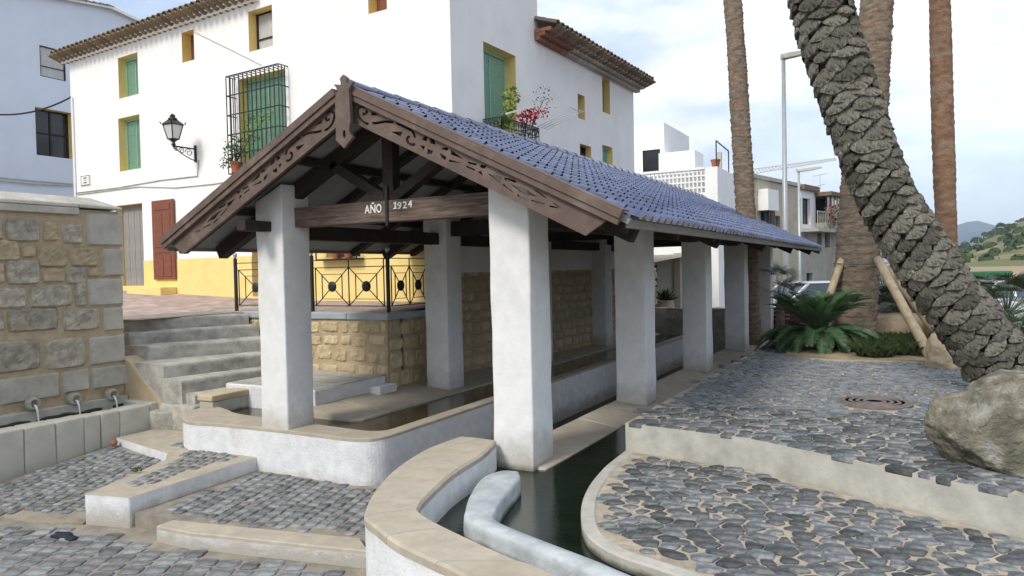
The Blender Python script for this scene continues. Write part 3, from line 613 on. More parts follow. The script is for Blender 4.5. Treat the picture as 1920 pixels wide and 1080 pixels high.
outl = px2([(661,183),(668,205),(664,232),(670,240),(1099,441),(1147,411),(668,186)], YB)
# straight upper edge follows the trim
apex = P(668,175,Y=YB); low = P(1160,412,Y=YB)
outl = px2([(655,180),(655,228),(672,234),(1099,442),(1150,405)], YB)
hp = [px2(h, YB) for h in holes]
bb = thing('gable_tmp', (0,0,0), None, None); bpy.data.objects.remove(bb)
for mir in (False, True): flat_cut('carved_bargeboard', outl, hp, .035, 'brown_paint', wh, YB, mir)
a0, a1 = P(664,164,Y=YF), P(1168,394,Y=YF)
for s in (1, -1):
    fx = lambda x: x if s == 1 else 2*XM-x
    d = Vector((a1.x-a0.x, 0, a1.z-a0.z)).normalized(); nn = Vector((d.z*-1, 0, d.x)) 
    def strip(o0, o1, y0, y1, nm):
        vs = []
        for p_, e in ((a0,-.02),(a1,.015)):
            for o_ in (o0, o1):
                q = p_+d*e+nn*o_
                for y_ in (y0, y1): vs.append((fx(q.x), y_, q.z))
        m = MB(); m.add(vs, [(0,1,3,2),(4,6,7,5),(0,4,5,1),(2,3,7,6),(0,2,6,4),(1,5,7,3)]); return m.build(nm, 'brown_paint', wh, bev=.005)
    strip(-.125, -.004, YF-.03, YF+.012, 'verge_trim'); strip(-.07, -.002, YF-.048, YF-.031, 'verge_trim'); strip(-.003, .012, YF-.045, YF+.10, 'verge_cap')
fin = [(560+a/8,120+b/8) for a, b in ((685,165),(742,215),(722,290),(745,282),(830,272),(795,340),(768,395),(775,440),(780,560))]+z5([(403,540),(392,590),(390,640),(400,665),(425,690),(340,800),(258,715),(278,680),(270,630),(258,590)])+[(560+a/8,120+b/8) for a, b in ((580,640),(575,480),(580,440),(606,425),(585,365),(545,310),(648,320),(652,290),(635,225))]
fh = [(646,245),(650,245),(651,255),(649,262),(645,255)]
flat_cut('gable_finial', px2(fin, YF-.07), [px2(fh, YF-.07)], .04, 'brown_paint', wh, YF-.07)
flat_cut('gable_finial', [(XM-.08,1.35),(XM+.08,1.35),(XM+.08,1.70),(XM-.08,1.70)], [], .05, 'brown_paint', wh, YF-.02)
# plain far gable
for s in (1, -1):
    a = Vector((XM, YE, ZRG-.16)); b = Vector((XM+s*2.9, YE, ZEV-.12)); MB().bar(a, b, .16, .04, (0,1,0)).build('far_bargeboard', 'brown_paint', wh)
# ================================================================ FOUNTAIN WALL, STAIRS, PLAZA
XW = -10.1
def rough_face(y0, y1, z0, z1, x, proud, rng, amp=.02, nx=7, axis='X', rnd=.35):
    """rough hewn stone face: a bulging, uneven block whose face lies at x (facing +X) or at y=x (facing -Y)"""
    n = nx; vs = []; fs = []; sd = rng.uniform(0, 99); W, H = y1-y0, z1-z0; k = max(4, min(10, int(max(W,H)/.07))); kx = max(5, min(14, int(W/.04))); kz = max(5, min(11, int(H/.035)))
    for j in range(kz+1):
        for i in range(kx+1):
            a, b = 2*i/kx-1, 2*j/kz-1
            # squircle outline
            m_ = max(abs(a), abs(b)); l_ = (abs(a)**4+abs(b)**4)**.25 if m_ > 0 else 1; f = (m_/l_ if l_ else 1); f = 1-(1-f)*rnd*1.6
            yy = (y0+y1)/2+a*f*W/2; zz = (z0+z1)/2+b*f*H/2
            e = noise.noise(Vector((yy*3+sd, zz*3, 1.3)))*.012
            yy += e*(abs(a) > .9); zz += noise.noise(Vector((yy*4, zz*4+sd, 5)))*.014*(abs(b) > .9)
            edge = min(1-abs(a), 1-abs(b)); d = proud*(min(1, edge*9))**.6+amp*noise.noise(Vector((yy*9, zz*9, sd)))*min(1, edge*5)+amp*.6*noise.noise(Vector((yy*22, zz*22, sd)))*min(1, edge*5)
            vs.append((x+d if edge > 1e-6 else x-.03, yy, zz))
    for j in range(kz):
        for i in range(kx):
            a = j*(kx+1)+i; fs.append((a, a+1, a+kx+2, a+kx+1))
    if axis == 'Y': vs = [(p[1], x-(p[0]-x), p[2]) for p in vs]
    return vs, fs
fw = thing('fountain_wall', (-10.4,4,-2.5), 'rough stone fountain wall with grey ashlar quoins and stone cap', 'wall')
MB().box(-10.75,XW-.012,-1.5,6.42,-2.5,.98).build('mortar_core', 'mortar_tan', fw)
rgw = random.Random(31)
def fstone(px, mat, amp, rnd, proud, name):
    a = P(px[0], (px[1]+px[3])/2, X=XW); b = P(px[2], (px[1]+px[3])/2, X=XW); zc = (px[0]+px[2])/2
    t, u = P(zc, px[1], X=XW), P(zc, px[3], X=XW)
    e = .012 if amp > .01 else 0
    vs, fs = rough_face(a.y-e, b.y+e, u.z-e, t.z+e, XW, proud, rgw, amp, rnd=rnd*.6); MB().add(vs, fs).build(name, mat, fw)
c1 = lambda q: (q[0]/4, 350+q[1]/4, q[2]/4, 350+q[3]/4)
c2 = lambda q: (q[0]/3.274, 600+q[1]/3.274, q[2]/3.274, 600+q[3]/3.274)
for q in [(35,240,300,415),(320,258,440,410),(472,280,620,430),(-90,235,20,400),(-60,395,150,560),(155,440,270,535),(275,440,510,605),(525,455,735,600),(40,545,300,735),(-70,570,40,725),(310,605,490,720),(495,605,645,730),(655,600,755,675),
          (-60,755,200,915),(215,735,545,905),(560,685,645,900),(-80,935,30,1085),(50,910,445,1085),(470,915,750,1080)]: fstone(c1(q), 'tan_rough' if q[0] in (320,-60,155,275,525,310,655,-70) and q[1] < 700 else 'grey_stone', .022, .5, .03, 'stone')
for q in [(-150,130,255,325),(275,112,525,300)]: fstone(c2(q), 'grey_stone', .022, .4, .03, 'stone')
for q in [(645,190,925,455),(765,459,930,678),(655,682,930,898),(770,900,935,1085)]: fstone(c1(q), 'ashlar', .004, .03, .026, 'quoin')
for q in [(545,92,773,272),(560,276,785,418),(385,300,556,446),(-20,335,381,505),(-300,345,-24,540)]: fstone(c2(q), 'ashlar', .006, .03, .026, 'quoin')
r2 = random.Random(33)
for j in range(7):
    y = 3.55
    while y > .2:
        L = r2.uniform(.35,.75); vs, fs = rough_face(y-L+.03, y, -1.5+j*.34, -1.5+(j+1)*.34-.03, XW, .03, r2, .022, rnd=.5); MB().add(vs, fs).build('stone', 'grey_stone', fw); y -= L
# plinth with spouts, cap stones
MB().rbox(XW-.01,XW+.10,-1.5,6.40,-2.5,-1.70,.012,.5,.006).build('plinth', 'ashlar', fw)
MB().rbox(XW+.02,XW+.108,-1.5,6.39,-2.5,-1.81,.01,.08,.02,5).build('wet_plinth', 'wet_stone', fw, smooth=True)
pl = P(235,400,X=XW).z
y = 6.44
for i, L in enumerate((.62,1.0,1.15,1.2,1.2,1.3,1.3)):
    if i: MB().rbox(-10.86,XW+.05,y-L+.004,y,.90,1.0,.012,.4,.004).build('cap_moulding', 'ashlar', fw)
    m = MB(); a_, b_ = y-L+.004, y; tp = .22 if i == 0 else 0
    m.add([(-10.86,a_,1.002),(XW+.06,a_,1.002),(XW+.06,b_,1.002),(-10.86,b_,1.002),(-10.86,a_,1.05),(XW+.05,a_,1.05),(XW+.05,b_,1.03 if i == 0 else 1.05),(-10.86,b_,1.03 if i == 0 else 1.05),(-10.6,a_,1.17),(-10.3,a_,1.17),(-10.3,b_-tp*1.5,1.17),(-10.6,b_-tp*1.5,1.17)],
          [(3,2,1,0),(0,1,5,4),(1,2,6,5),(2,3,7,6),(3,0,4,7),(4,5,9,8),(5,6,10,9),(6,7,11,10),(7,4,8,11),(8,9,10,11)]); m.build('cap_stone', 'ashlar', fw, bev=.01); y -= L
M('spout', (.45,.42,.34), (.30,.28,.22), 8, .4, 40, .8, .2); M('spout_dark', (.02,.022,.016), None, 8, .4, 40, .5, .3)
def jet_mat():
    m = M('water_jet', (.75,.8,.8), (.6,.65,.66), 30, .3, 60, .15, .5); return m
jet_mat()
for px, py in ((62,757),(140,748),(210,740)):
    c = P(px, py, X=XW+.10); sp = thing('water_spout', (XW+.1,c.y,c.z), {62:'round stone spout two places along from the wall end, pouring water',140:'middle stone spout pouring water between two other spouts',210:'round stone spout next to the tan stair parapet, pouring water'}[px], 'spout', 'spouts along the fountain wall')
    m = MB(); vs = []
    for a in range(14):
        th = 2*pi*a/14
        for x_, r_ in ((XW+.06,.09),(XW+.125,.09),(XW+.15,.075),(XW+.15,.05),(XW+.11,.045)): vs.append((x_, c.y+cos(th)*r_, c.z+sin(th)*r_))
    m.add(vs, [(a*5+k, a*5+k+1, ((a+1)%14)*5+k+1, ((a+1)%14)*5+k) for a in range(14) for k in range(4)]); m.build('collar', 'spout', sp, smooth=True)
    MB().tube([(XW+.10,c.y,c.z-.02),(XW+.165,c.y,c.z-.03),(XW+.20,c.y,c.z-.09),(XW+.215,c.y,c.z-.2),(XW+.22,c.y,-2.02)], [.02,.016,.013,.011,.014], 7).build('water_stream', 'water_jet', sp, smooth=True)
tr = thing('fountain_trough', (-9.5,4,-2.5), 'long pale stone trough parapet below the fountain spouts', 'trough')
y = 6.30; r2 = random.Random(35)
for px in (225,190,158,105,45,-20,-90,-190,-330):
    b = P(px, 800, X=-9.35).y; b = max(b, .3)
    if y-b < .1: continue
    MB().rbox(-9.62,-9.35,b+.004,y,-2.55,-1.775,.025,.16,.008,3,seed=px).build('parapet_block', 'conc_pale', tr, smooth=True); y = b
MB().rbox(-10.05,-9.36,6.31,6.45,-2.55,-1.76,.02,.2,.006).build('end_block', 'conc_pale', tr)
# tan sloping parapet beside the stairs
m = MB(); q = [(-10.42,-2.3),(-10.42,-1.20),(-10.2,-1.15),(-9.98,-1.22),(-9.52,-1.58),(-9.25,-1.80),(-9.18,-2.3)]
m.add([(x,6.43,z) for x, z in q]+[(x,6.76,z) for x, z in q], [tuple(range(7)),tuple(range(13,6,-1))]+[(i+1, i, 7+i, 8+i) for i in range(6)]+[(0,6,13,7)])
m.build('stair_parapet', 'tan_stone', None, 'short sloping tan sandstone parapet between trough and stairs', 'parapet', bev=.03)
# stairs
stz = thing('stone_stairs', (-9.6,7.3,-2.5), 'worn grey stone stairs climbing to the paved plaza', 'stairs')
E_ = [((-10.66,6.72),(-9.84,8.5),-.645,-.83),((-10.38,6.72),(-9.62,8.5),-.82,-1.02),((-9.92,6.72),(-9.12,8.5),-1.015,-1.24),((-9.25,6.5),(-8.85,8.5),-1.23,-1.45),((-8.86,6.5),(-8.60,8.5),-1.43,-1.64),((-8.66,6.56),(-8.5,7.6),-1.62,-2.4)]
for i, (a, b, zt_, zb_) in enumerate(E_):
    a = (a[0], a[1]-.006*i-.02*(i>0)); b = (b[0], b[1]+.004*i)
    n = 10; pts = []; rr = random.Random(40+i)
    o = [(a[0]+(b[0]-a[0])*k/n+rr.uniform(-.02,.02)*.6, a[1]+(b[1]-a[1])*k/n) for k in range(n+1)]; bk = [(p[0]-(1.0 if i else .5), p[1]) for p in o]
    m = sweep(o, bk, [(0,-2.45),(.0,zt_-.06),(.004,zt_-.03),(.02,zt_-.008),(.06,zt_),(.5,zt_+.004),(1,zt_+.004),(1,-2.45)])
    m.v = [(x+.012*noise.noise(Vector((x*3,y_*6,z*7))), y_, z+.006*noise.noise(Vector((x*4,y_*5,0)))*(z > zb_)) for x, y_, z in m.v]
    m.build('step', 'step_stone', stz)
def rock(name, c, r, mat, label, cat, seed=0, flat=1, sub=3, group=None, amp=.25, parent=None, ang=1.2, facets=0):
    bm = bmesh.new(); bmesh.ops.create_icosphere(bm, subdivisions=sub, radius=1); sd = Vector((seed*7.1, seed*3.3, seed))
    rgp = random.Random(seed); pls = [(Vector((rgp.gauss(0,1),rgp.gauss(0,1),rgp.gauss(0,1))).normalized(), rgp.uniform(.72,1.0)) for _ in range(facets)]
    for v in bm.verts:
        if facets:
            p = v.co.copy(); k = min([1.15]+[h_/p.dot(n_) for n_, h_ in pls if p.dot(n_) > .15]); p *= k; p *= 1+.05*noise.noise(p*3+sd)+.03*noise.noise(p*9+sd)+.015*noise.noise(p*22+sd); v.co = Vector((p.x*r[0], p.y*r[1], p.z*r[2])); continue
        p = v.co.copy(); l = max(abs(p.x), abs(p.y), abs(p.z)); p = p.lerp(p/l*.85, .45)
        p *= 1+amp*noise.noise(p*ang+sd)+amp*.45*noise.noise(p*ang*2.7+sd)+amp*.18*noise.noise(p*ang*7+sd); v.co = Vector((p.x*r[0], p.y*r[1], p.z*r[2]))
    me = bpy.data.meshes.new(name); bm.to_mesh(me); bm.free(); me.materials.append(MATS[mat]); me.polygons.foreach_set('use_smooth', [True]*len(me.polygons))
    o = bpy.data.objects.new(name, me); COL.objects.link(o); o.location = c; WL[o.name] = Vector(c); return setp(o, label, cat, group)
m = MB(); prof = [(.30,-2.2),(.315,-2.0),(.31,-1.90),(.29,-1.868),(.2,-1.862)]; sc_ = P(305,800,Z=-2.11)
m.lathe((sc_.x-.05,sc_.y+.15,0), prof, 22); m.v = [(x+.03*noise.noise(Vector((x*5,y*5,z*5))), y+.03*noise.noise(Vector((x*5+9,y*5,z*5))), z) for x, y, z in m.v]
m.build('stone_stump', 'step_stone', None, 'low round grey stone drum beside the trough end', 'stone', smooth=False)
MB().rbox(-9.32,-8.58,6.42,6.9,-2.3,-1.77,.05,.12,.03,4).build('stone_block', 'step_stone', None, 'rough weathered stone block at the foot of the stairs', 'stone', smooth=True)
# plaza
pz = lambda x, y: -.635+.055*max(0, (8.55+ -0.05*(x+8)) - 8.55)*0+max(0, y-8.5)*.06+max(0, -11.2-x)*.035
m = MB(); gx = [-30,-24,-20,-16,-13,-11.5,-10.3,-9.2,-8,-6.92]; gy = [6.72,8.55,9.3,10.3,11,12.5,30]
for i in range(len(gx)-1):
    for j in range(len(gy)-1):
        x0, x1, y0, y1 = gx[i], gx[i+1], gy[j], gy[j+1]
        if y0 < 8.5 and x0 > -10.4: continue
        m.add([(x,y,pz(x,y)) for x, y in ((x0,y0),(x1,y0),(x1,y1),(x0,y1))], [(0,1,2,3)])
m.add([(-30,6.72,-2.4),(-10.75,6.72,-2.4),(-10.75,6.72,pz(-10.75,6.72)),(-30,6.72,pz(-30,6.72))], [(0,1,2,3)])
plz = m.build('plaza', 'sett_mortar', kind='structure')
pv = []; rr = random.Random(50)
for j in range(36):
    y = 7.1+j*.105; x = -6.95-rr.uniform(0,.2)
    while x > -18.5:
        if (y > 8.62 or x < -11.0) and y < 10.75:
            z0 = pz(x-.1,y+.05)
            vs = [(a, b, pz(a,b)-.02) for a, b in ((x-.206,y),(x-.002,y),(x-.002,y+.101),(x-.206,y+.101))]; vt = [(a, b, pz(a,b)+.006) for a, b in ((x-.203,y+.003),(x-.005,y+.003),(x-.005,y+.098),(x-.203,y+.098))]
            pv.append((vs+vt, [(4,5,6,7),(0,1,5,4),(1,2,6,5),(2,3,7,6),(3,0,4,7)], (x-.1,y+.05,z0), 1))
        x -= .208
scatter_pieces(pv, 'paving_brick', 'paver', plz, 300, False)
# retaining wall with blue-grey cap
rw = thing('retaining_wall', (-8.4,8.6,-2.4), 'honey coloured rubble retaining wall with grey cap under the railing', 'wall')
MB().box(-10.0,-6.93,8.57,8.95,-2.4,-.71).build('mortar_core', 'mortar_tan', rw)
MB().box(-7.3,-6.93,8.9,10.4,-2.4,-.71).build('mortar_core', 'mortar_tan', rw)
M('bluestone', (.40,.44,.47), (.32,.355,.385), 5, .3, 40, .85, .2, stain=(.28,.28,.27), ssc=2, samt=.5)
for x0, x1 in ((-10.02,-9.3),(-9.3,-8.5),(-8.5,-7.7),(-7.7,-6.88)): MB().rbox(x0+.003,x1-.003,8.53,8.98,-.712,-.612,.012,.3,.004).build('cap_slab', 'bluestone', rw)
for y0, y1 in ((8.985,9.7),(9.7,10.38)): MB().rbox(-7.33,-6.88,y0+.003,y1-.003,-.712,-.612,.012,.3,.004).build('cap_slab', 'bluestone', rw)
def rubble(parent, y_or_x, u0, u1, z0, z1, axis, rng, hmin=.17, hmax=.28, wmin=.2, wmax=.42, mat='rubble', place=None, name='stone', amp=.022, limit=300):
    z = z0; cnt = 0
    while z < z1-.05:
        h = min(rng.uniform(hmin,hmax), z1-z); u = u0
        while u < u1-.04:
            wv = min(rng.uniform(wmin,wmax), u1-u); zz = z+rng.uniform(-.02,.02)
            vs, fs = rough_face(u+.004, u+wv-.004, zz+.002, zz+h-.004+rng.uniform(-.015,.015), y_or_x, .02, rng, amp, axis=axis, rnd=.42)
            if place: vs = [place(p) for p in vs]
            if axis == 'Y': fs = [f[::1] for f in fs]
            MB().add(vs, fs).build(name, mat, parent); u += wv
        z += h
rubble(rw, 8.57, -9.95, -6.93, -1.6, -.72, 'Y', random.Random(51))
rubble(rw, -6.93, 8.6, 10.35, -1.8, -.72, 'X', random.Random(52), .2, .3, .25, .45)
# iron railing
rl_ = thing('iron_railing', (-8.4,8.75,-.62), 'black wrought iron railing with round bosses on the retaining wall', 'railing')
def post(x, y, zb=-.615):
    MB().box(x-.022,x+.022,y-.022,y+.022,zb,zb+.93).build('post', 'iron', rl_)
    MB().lathe((x,y,zb+.93), [(.012,0),(.02,.015),(.036,.04),(.04,.065),(.03,.09),(.004,.105)], 12).build('ball_finial', 'steel', rl_, smooth=True)
def panel(a, b, n):
    a, b = Vector(a), Vector(b); d = (b-a); L = d.length; d /= L; up = Vector((0,0,1)); m = MB()
    for z in (.10,.72,.84): m.bar(a+d*.02+up*z, b-d*.02+up*z, .014)
    wd = (L-.16)/n
    for i in range(n):
        c0 = a+d*(.08+i*wd); c1 = c0+d*wd; mid = (c0+c1)/2; z0, z1 = .10, .72; zc = .41
        for p in (c0, c1): m.bar(p+up*z0, p+up*z1, .014)
        for s in (.2,): 
            q0, q1 = c0+d*wd*s, c1-d*wd*s; m.bar(q0+up*(z0+.11), q0+up*(z1-.11), .012); m.bar(q1+up*(z0+.11), q1+up*(z1-.11), .012)
            m.bar(q0+up*(z0+.11), q1+up*(z0+.11), .010); m.bar(q0+up*(z1-.11), q1+up*(z1-.11), .010)
        m.bar(c0+up*z0, c1+up*z1, .012, None, d.cross(up)); m.bar(c0+up*z1, c1+up*z0, .012, None, d.cross(up)); m.bar(c1+up*z1, c1+up*(.84), .014)
        k = MB(); nn = d.cross(up); vs = []
        for r_, o in ((.001,.022),(.05,.02),(.085,.008),(.085,-.008),(.05,-.02),(.001,-.022)):
            vs += [mid+up*zc+(d*cos(2*pi*t/16)+up*sin(2*pi*t/16))*r_+nn*o for t in range(16)]
        k.add(vs, [(j*16+t, j*16+(t+1)%16, (j+1)*16+(t+1)%16, (j+1)*16+t) for j in range(5) for t in range(16)]); k.build('boss', 'iron', rl_, smooth=True)
    m.build('panel', 'iron', rl_)
pa, pb, pc, pd = P(444,587,Y=8.75), P(587,592,Y=8.75), P(729,584,Y=8.75), (-7.1,10.3,-.6)
zr = -.612; A2, B2, C2, D2 = (pa.x,8.75,zr), (pb.x,8.75,zr), (pc.x,8.75,zr), (pc.x+.02,10.28,zr)
for q in (A2, B2, C2): post(q[0], q[1])
panel(A2, B2, 2); panel(B2, C2, 2); panel(C2, D2, 3)
# ================================================================ WHITE HOUSE
HA = radians(2.9); HC = Vector((-6.80,10.30,0)); UF = Vector((-cos(HA), sin(HA), 0)); US = Vector((sin(HA), cos(HA), 0)); UP = Vector((0,0,1))
NF = Vector((-sin(HA)*1, -cos(HA), 0)); NS = Vector((cos(HA), -sin(HA), 0))     # outward normals
def onplane(x, y, o, n):
    d = P(x, y, D=1); return d*(o.dot(n)/d.dot(n))
def fu(x, y): p = onplane(x, y, HC, NF); return ((p-HC).dot(UF), p.z)
def su(x, y): p = onplane(x, y, HC, NS); return ((p-HC).dot(US), p.z)
def wall_grid(o, u, n, W, z0, z1, ops, mat, parent, name='wall', split=None):
    """wall face with real openings; ops = (u0,u1,za,zb)"""
    us = sorted(set([0, W]+[v for q in ops for v in q[:2]])); zs = sorted(set([z0, z1]+[v for q in ops for v in q[2:4]])); m = MB()
    for a, b in zip(us[:-1], us[1:]):
        for c, d in zip(zs[:-1], zs[1:]):
            if any(q[0] <= (a+b)/2 <= q[1] and q[2] <= (c+d)/2 <= q[3] for q in ops): continue
            vs = [o+u*s+UP*t for s, t in ((a,c),(b,c),(b,d),(a,d))]; fl = u.cross(UP).dot(n) > 0
            m.add(vs, [(0,1,2,3) if fl else (3,2,1,0)])
    return m.build(name, mat, parent)
def opening(o, u, n, q, depth, parent, rev='yellow', kind='shutter', name='window'):
    a, b, c, d = q; i = -n*depth; m = MB(); co = [o+u*s+UP*t for s, t in ((a,c),(b,c),(b,d),(a,d))]; ci = [p+i for p in co]
    fl = u.cross(UP).dot(n) > 0
    m.add(co+ci, [((k+1)%4, k, 4+k, 4+(k+1)%4) if fl else (k, (k+1)%4, 4+(k+1)%4, 4+k) for k in range(4)])
    w_ = m.build(name, rev, parent); back = o-n*(depth-.004); W, H = b-a, d-c; mid = back+u*((a+b)/2)+UP*((c+d)/2)
    if kind == 'shutter':
        MB().obox(mid, u, UP, n, W/2, H/2, .006).build('pane', 'dark_glass', w_)
        k = MB(); nsl = max(6, int(H/.065))
        for r in range(nsl):
            z = c+.02+(H-.04)*(r+.5)/nsl; cc_ = back+u*((a+b)/2)+UP*z+n*.03; k.obox(cc_, u, (UP*.8+n*.6).normalized(), (n*.8-UP*.6).normalized(), W/2-.02, (H/nsl)*.5, .004)
        k.build('blind_slats', 'green_shutter', w_)
        k = MB()
        for s in (a+.02, (a+b)/2, b-.02): k.obox(back+u*s+UP*((c+d)/2)+n*.045, u, UP, n, .02 if s != (a+b)/2 else .008, H/2, .012)
        k.obox(back+u*((a+b)/2)+UP*(d-.03)+n*.05, u, UP, n, W/2, .03, .018); k.build('blind_frame', 'green_shutter', w_)
    elif kind == 'sash':
        MB().obox(mid+n*.01, u, UP, n, W/2, H/2, .006).build('pane', 'dark_glass', w_); k = MB()
        for s in (a+.025, (a+b)/2, b-.025): k.obox(back+u*s+UP*((c+d)/2)+n*.03, u, UP, n, .025, H/2, .02)
        for t in (c+.03, d-.03, (c+d)/2): k.obox(back+u*((a+b)/2)+UP*t+n*.029, u, UP, n, W/2, .025, .018)
        k.build('sash', 'dark_wood', w_)
    elif kind == 'curtain':
        MB().obox(mid+n*.01, u, UP, n, W/2, H/2, .006).build('curtain', 'curtain', w_); k = MB()
        for s in (a+.02, b-.02): k.obox(back+u*s+UP*((c+d)/2)+n*.03, u, UP, n, .02, H/2, .015)
        for t in (c+.02, d-.02, c+H*.35): k.obox(back+u*((a+b)/2)+UP*t+n*.03, u, UP, n, W/2, .012, .013)
        k.build('sash', 'dark_wood', w_)
    elif kind == 'wood':
        MB().obox(mid+n*.01, u, UP, n, W/2, H/2, .012).build('shutter', 'brown_door', w_)
    else:
        MB().obox(mid+n*.01, u, UP, n, W/2, H/2, .006).build('pane', 'dark_glass', w_)
    return w_
def rect(f, x0, y0, x1, y1, xr=None, yr=None):
    xm, ym = (x0+x1)/2, (y0+y1)/2; ua, ub = f(x0, ym)[0], f(x1, ym)[0]; za, zb = f(xm, y1)[1], f(xm, y0)[1]; return (min(ua,ub), max(ua,ub), min(za,zb), max(za,zb))
hs = thing('white_house', (-13,14,-1), 'large white village house with yellow window reveals and tiled eaves', 'house')
WF = fu(133,200)[0]; ZC = fu(300,60)[1]; 
eL, eR = fu(140,112), fu(440,8); 
ops = [(rect(fu,222,103,259,181),'shutter'),(rect(fu,223,218,263,319),'shutter'),(rect(fu,341,58,364,115),'wood'),(rect(fu,466,15,511,92),'curtain'),(rect(fu,450,138,536,318),'shutter'),(rect(fu,690,-35,725,22),'wood'),
       (rect(fu,219,383,269,536),'door'),(rect(fu,473,440,570,556),'wood'),(rect(fu,612,430,676,482),'pane')]
ZTOP = 5.75; ZY = .42
facade_ops = [q for q, _ in ops]
wall_grid(HC, UF, NF, WF, ZY+.001, ZTOP, [q for q in facade_ops if q[3] > ZY+.05], 'white_wall', hs)
wall_grid(HC+NF*.012, UF, NF, WF, -1.2, ZY, [(q[0],q[1],max(q[2],-1.2),min(q[3],ZY)) for q in facade_ops if q[2] < ZY-.05], 'yellow', hs, 'dado')
for (q, k) in ops:
    if k == 'door':
        w_ = opening(HC, UF, NF, q, .22, hs, 'yellow', 'none', 'doorway'); bk = HC-NF*.2; kx = MB(); n_ = 9
        for r in range(n_):
            s0 = q[0]+.03+(q[1]-q[0]-.06)*r/n_; s1 = q[0]+.03+(q[1]-q[0]-.06)*(r+1)/n_-.006; kx = MB(); kx.obox(bk+UF*((s0+s1)/2)+UP*((q[2]+q[3])/2)+NF*.02, UF, UP, NF, (s1-s0)/2, (q[3]-q[2])/2, .012+.003*(r%2)); kx.build('plank', 'grey_door', w_)
    else: opening(HC, UF, NF, q, .25 if k != 'wood' else .26, hs, 'yellow', k)
# panelled brown door leaf standing against the wall
q = rect(fu,291,375,331,524); dl = MB(); o_ = HC+NF*.045; W_, H_ = q[1]-q[0], q[3]-q[2]; cx_ = (q[0]+q[1])/2
dr = thing('panelled_door', HC+UF*cx_+UP*q[2]+NF*.05, 'brown panelled wooden door leaf fixed on the white and yellow wall', 'door')
MB().obox(o_+UF*cx_+UP*((q[2]+q[3])/2), UF, UP, NF, W_/2, H_/2, .022).build('leaf', 'brown_door', dr, bev=.004)
for fz0, fz1, cols in ((.03,.30,2),(.33,.37,1),(.40,.83,2),(.87,.96,1)):
    for c_ in range(cols):
        s0 = q[0]+W_*(.14+.74*c_/cols); s1 = q[0]+W_*(.14+.74*(c_+1)/cols-.02); MB().obox(o_+UF*((s0+s1)/2)+UP*(q[2]+H_*(fz0+fz1)/2)+NF*.024, UF, UP, NF, (s1-s0)/2, H_*(fz1-fz0)/2-.01, .012).build('panel', 'brown_door', dr, bev=.008)
q2 = rect(fu,270,535,333,549); MB().obox(HC+UF*((q2[0]+q2[1])/2)+NF*.22+UP*(q2[3]-.16), UF, UP, NF, (q2[1]-q2[0])/2, .12, .2).build('doorstep', 'yellow', hs, bev=.01)
# side wall: tall part, lower part with eaves
sa, sb_ = su(1008,60)[0], su(1190,250)[0]
sops = [(rect(su,908,92,968,262),'shutter'),(rect(su,1085,178,1098,223),'none'),(rect(su,1131,147,1145,212),'none'),(rect(su,1089,272,1110,301),'sash'),(rect(su,1131,274,1150,310),'shutter')]
zE0, zE1 = su(1012,52)[1], su(1190,170)[1]; ZSE = (zE0+zE1)/2-.18
wall_grid(HC, US, NS, sa, .12, 7.6, [sops[0][0]], 'white_wall', hs)
wall_grid(HC+US*sa-NS*.02, US, NS, sb_-sa, .12, ZSE, [(q[0]-sa,q[1]-sa,q[2],q[3]) for q, _ in sops[1:]], 'white_wall', hs)
for i, (q, k) in enumerate(sops): opening(HC-(NS*.02 if i else NS*0), US, NS, q, .3 if i == 0 else .2, hs, 'yellow', k)
MB().obox(HC+US*(sb_/2)-NS*.22+UP*(-.9), US, UP, NS, sb_/2, 1.05, .17).build('plaster_base', 'mortar_tan', hs)
pl_ = lambda p: tuple(HC+US*(p[1])+NS*(p[0]+.0)+UP*p[2])
rubble(hs, -.05, -.0, 9.8, -1.9, .0, 'X', random.Random(61), .14, .26, .2, .46, place=pl_)
MB().obox(HC+US*(sb_/2)-NS*.115+UP*.1, US, UP, NS, sb_/2, .12, .10).build('plaster_base', 'white_wall', hs)
# hidden walls and roofs close the volume
bl = HC+UF*WF; bk_ = HC+US*sb_
m = MB(); vs = [bl, bl+US*6, bk_-NS*5]; 
m.add([bl+UP*-1, bl+US*6+UP*-1, bl+US*6+UP*ZTOP, bl+UP*ZTOP], [(0,1,2,3)])
m.add([bk_+UP*-1-NS*.02, bk_-NS*6+UP*-1, bk_-NS*6+UP*ZSE, bk_+UP*ZSE-NS*.02], [(0,1,2,3)])
tt = HC+US*sa; m.add([tt+UP*ZSE*.9, tt-NS*8+UP*ZSE*.9, tt-NS*8+UP*7.6, tt+UP*7.6], [(0,1,2,3)])
m.build('rear_wall', 'white_wall', hs)
# front roof of the facade: cornice, eave tiles, roof slab
FE = 4.9      # metres of facade (from the far end) that carry the visible eaves
u0, u1 = fu(450,5)[0]-.6, WF+.25
co = MB(); cz = 5.66
for k, (d_, z0, z1) in enumerate(((.10,cz-.02,cz+.05),(.18,cz+.05,cz+.10),(.26,cz+.10,cz+.14))): co.obox(HC+UF*((u0+u1)/2)+UP*((z0+z1)/2)+NF*(d_/2), UF, UP, NF, (u1-u0)/2, (z1-z0)/2, d_/2)
co.build('cornice', 'white_wall', hs, bev=.015)
def barrel(parent, base, u, dn, n, L, w_, name='eave_tile'):
    pass
def clay_mesh(r=.085, L=.42):
    m = MB(); k = 7; vs = []
    for x_, rr_ in ((0,r),(L,r*.86)):
        for ri in (rr_, rr_-.014): vs += [(cos(pi*t/k)*ri, x_, sin(pi*t/k)*ri) for t in range(k+1)]
    n = k+1; m.add(vs, [(t, t+1, 2*n+t+1, 2*n+t) for t in range(k)]+[(n+t+1, n+t, 3*n+t, 3*n+t+1) for t in range(k)]+[(t+1, t, n+t, n+t+1) for t in range(k)]); return m
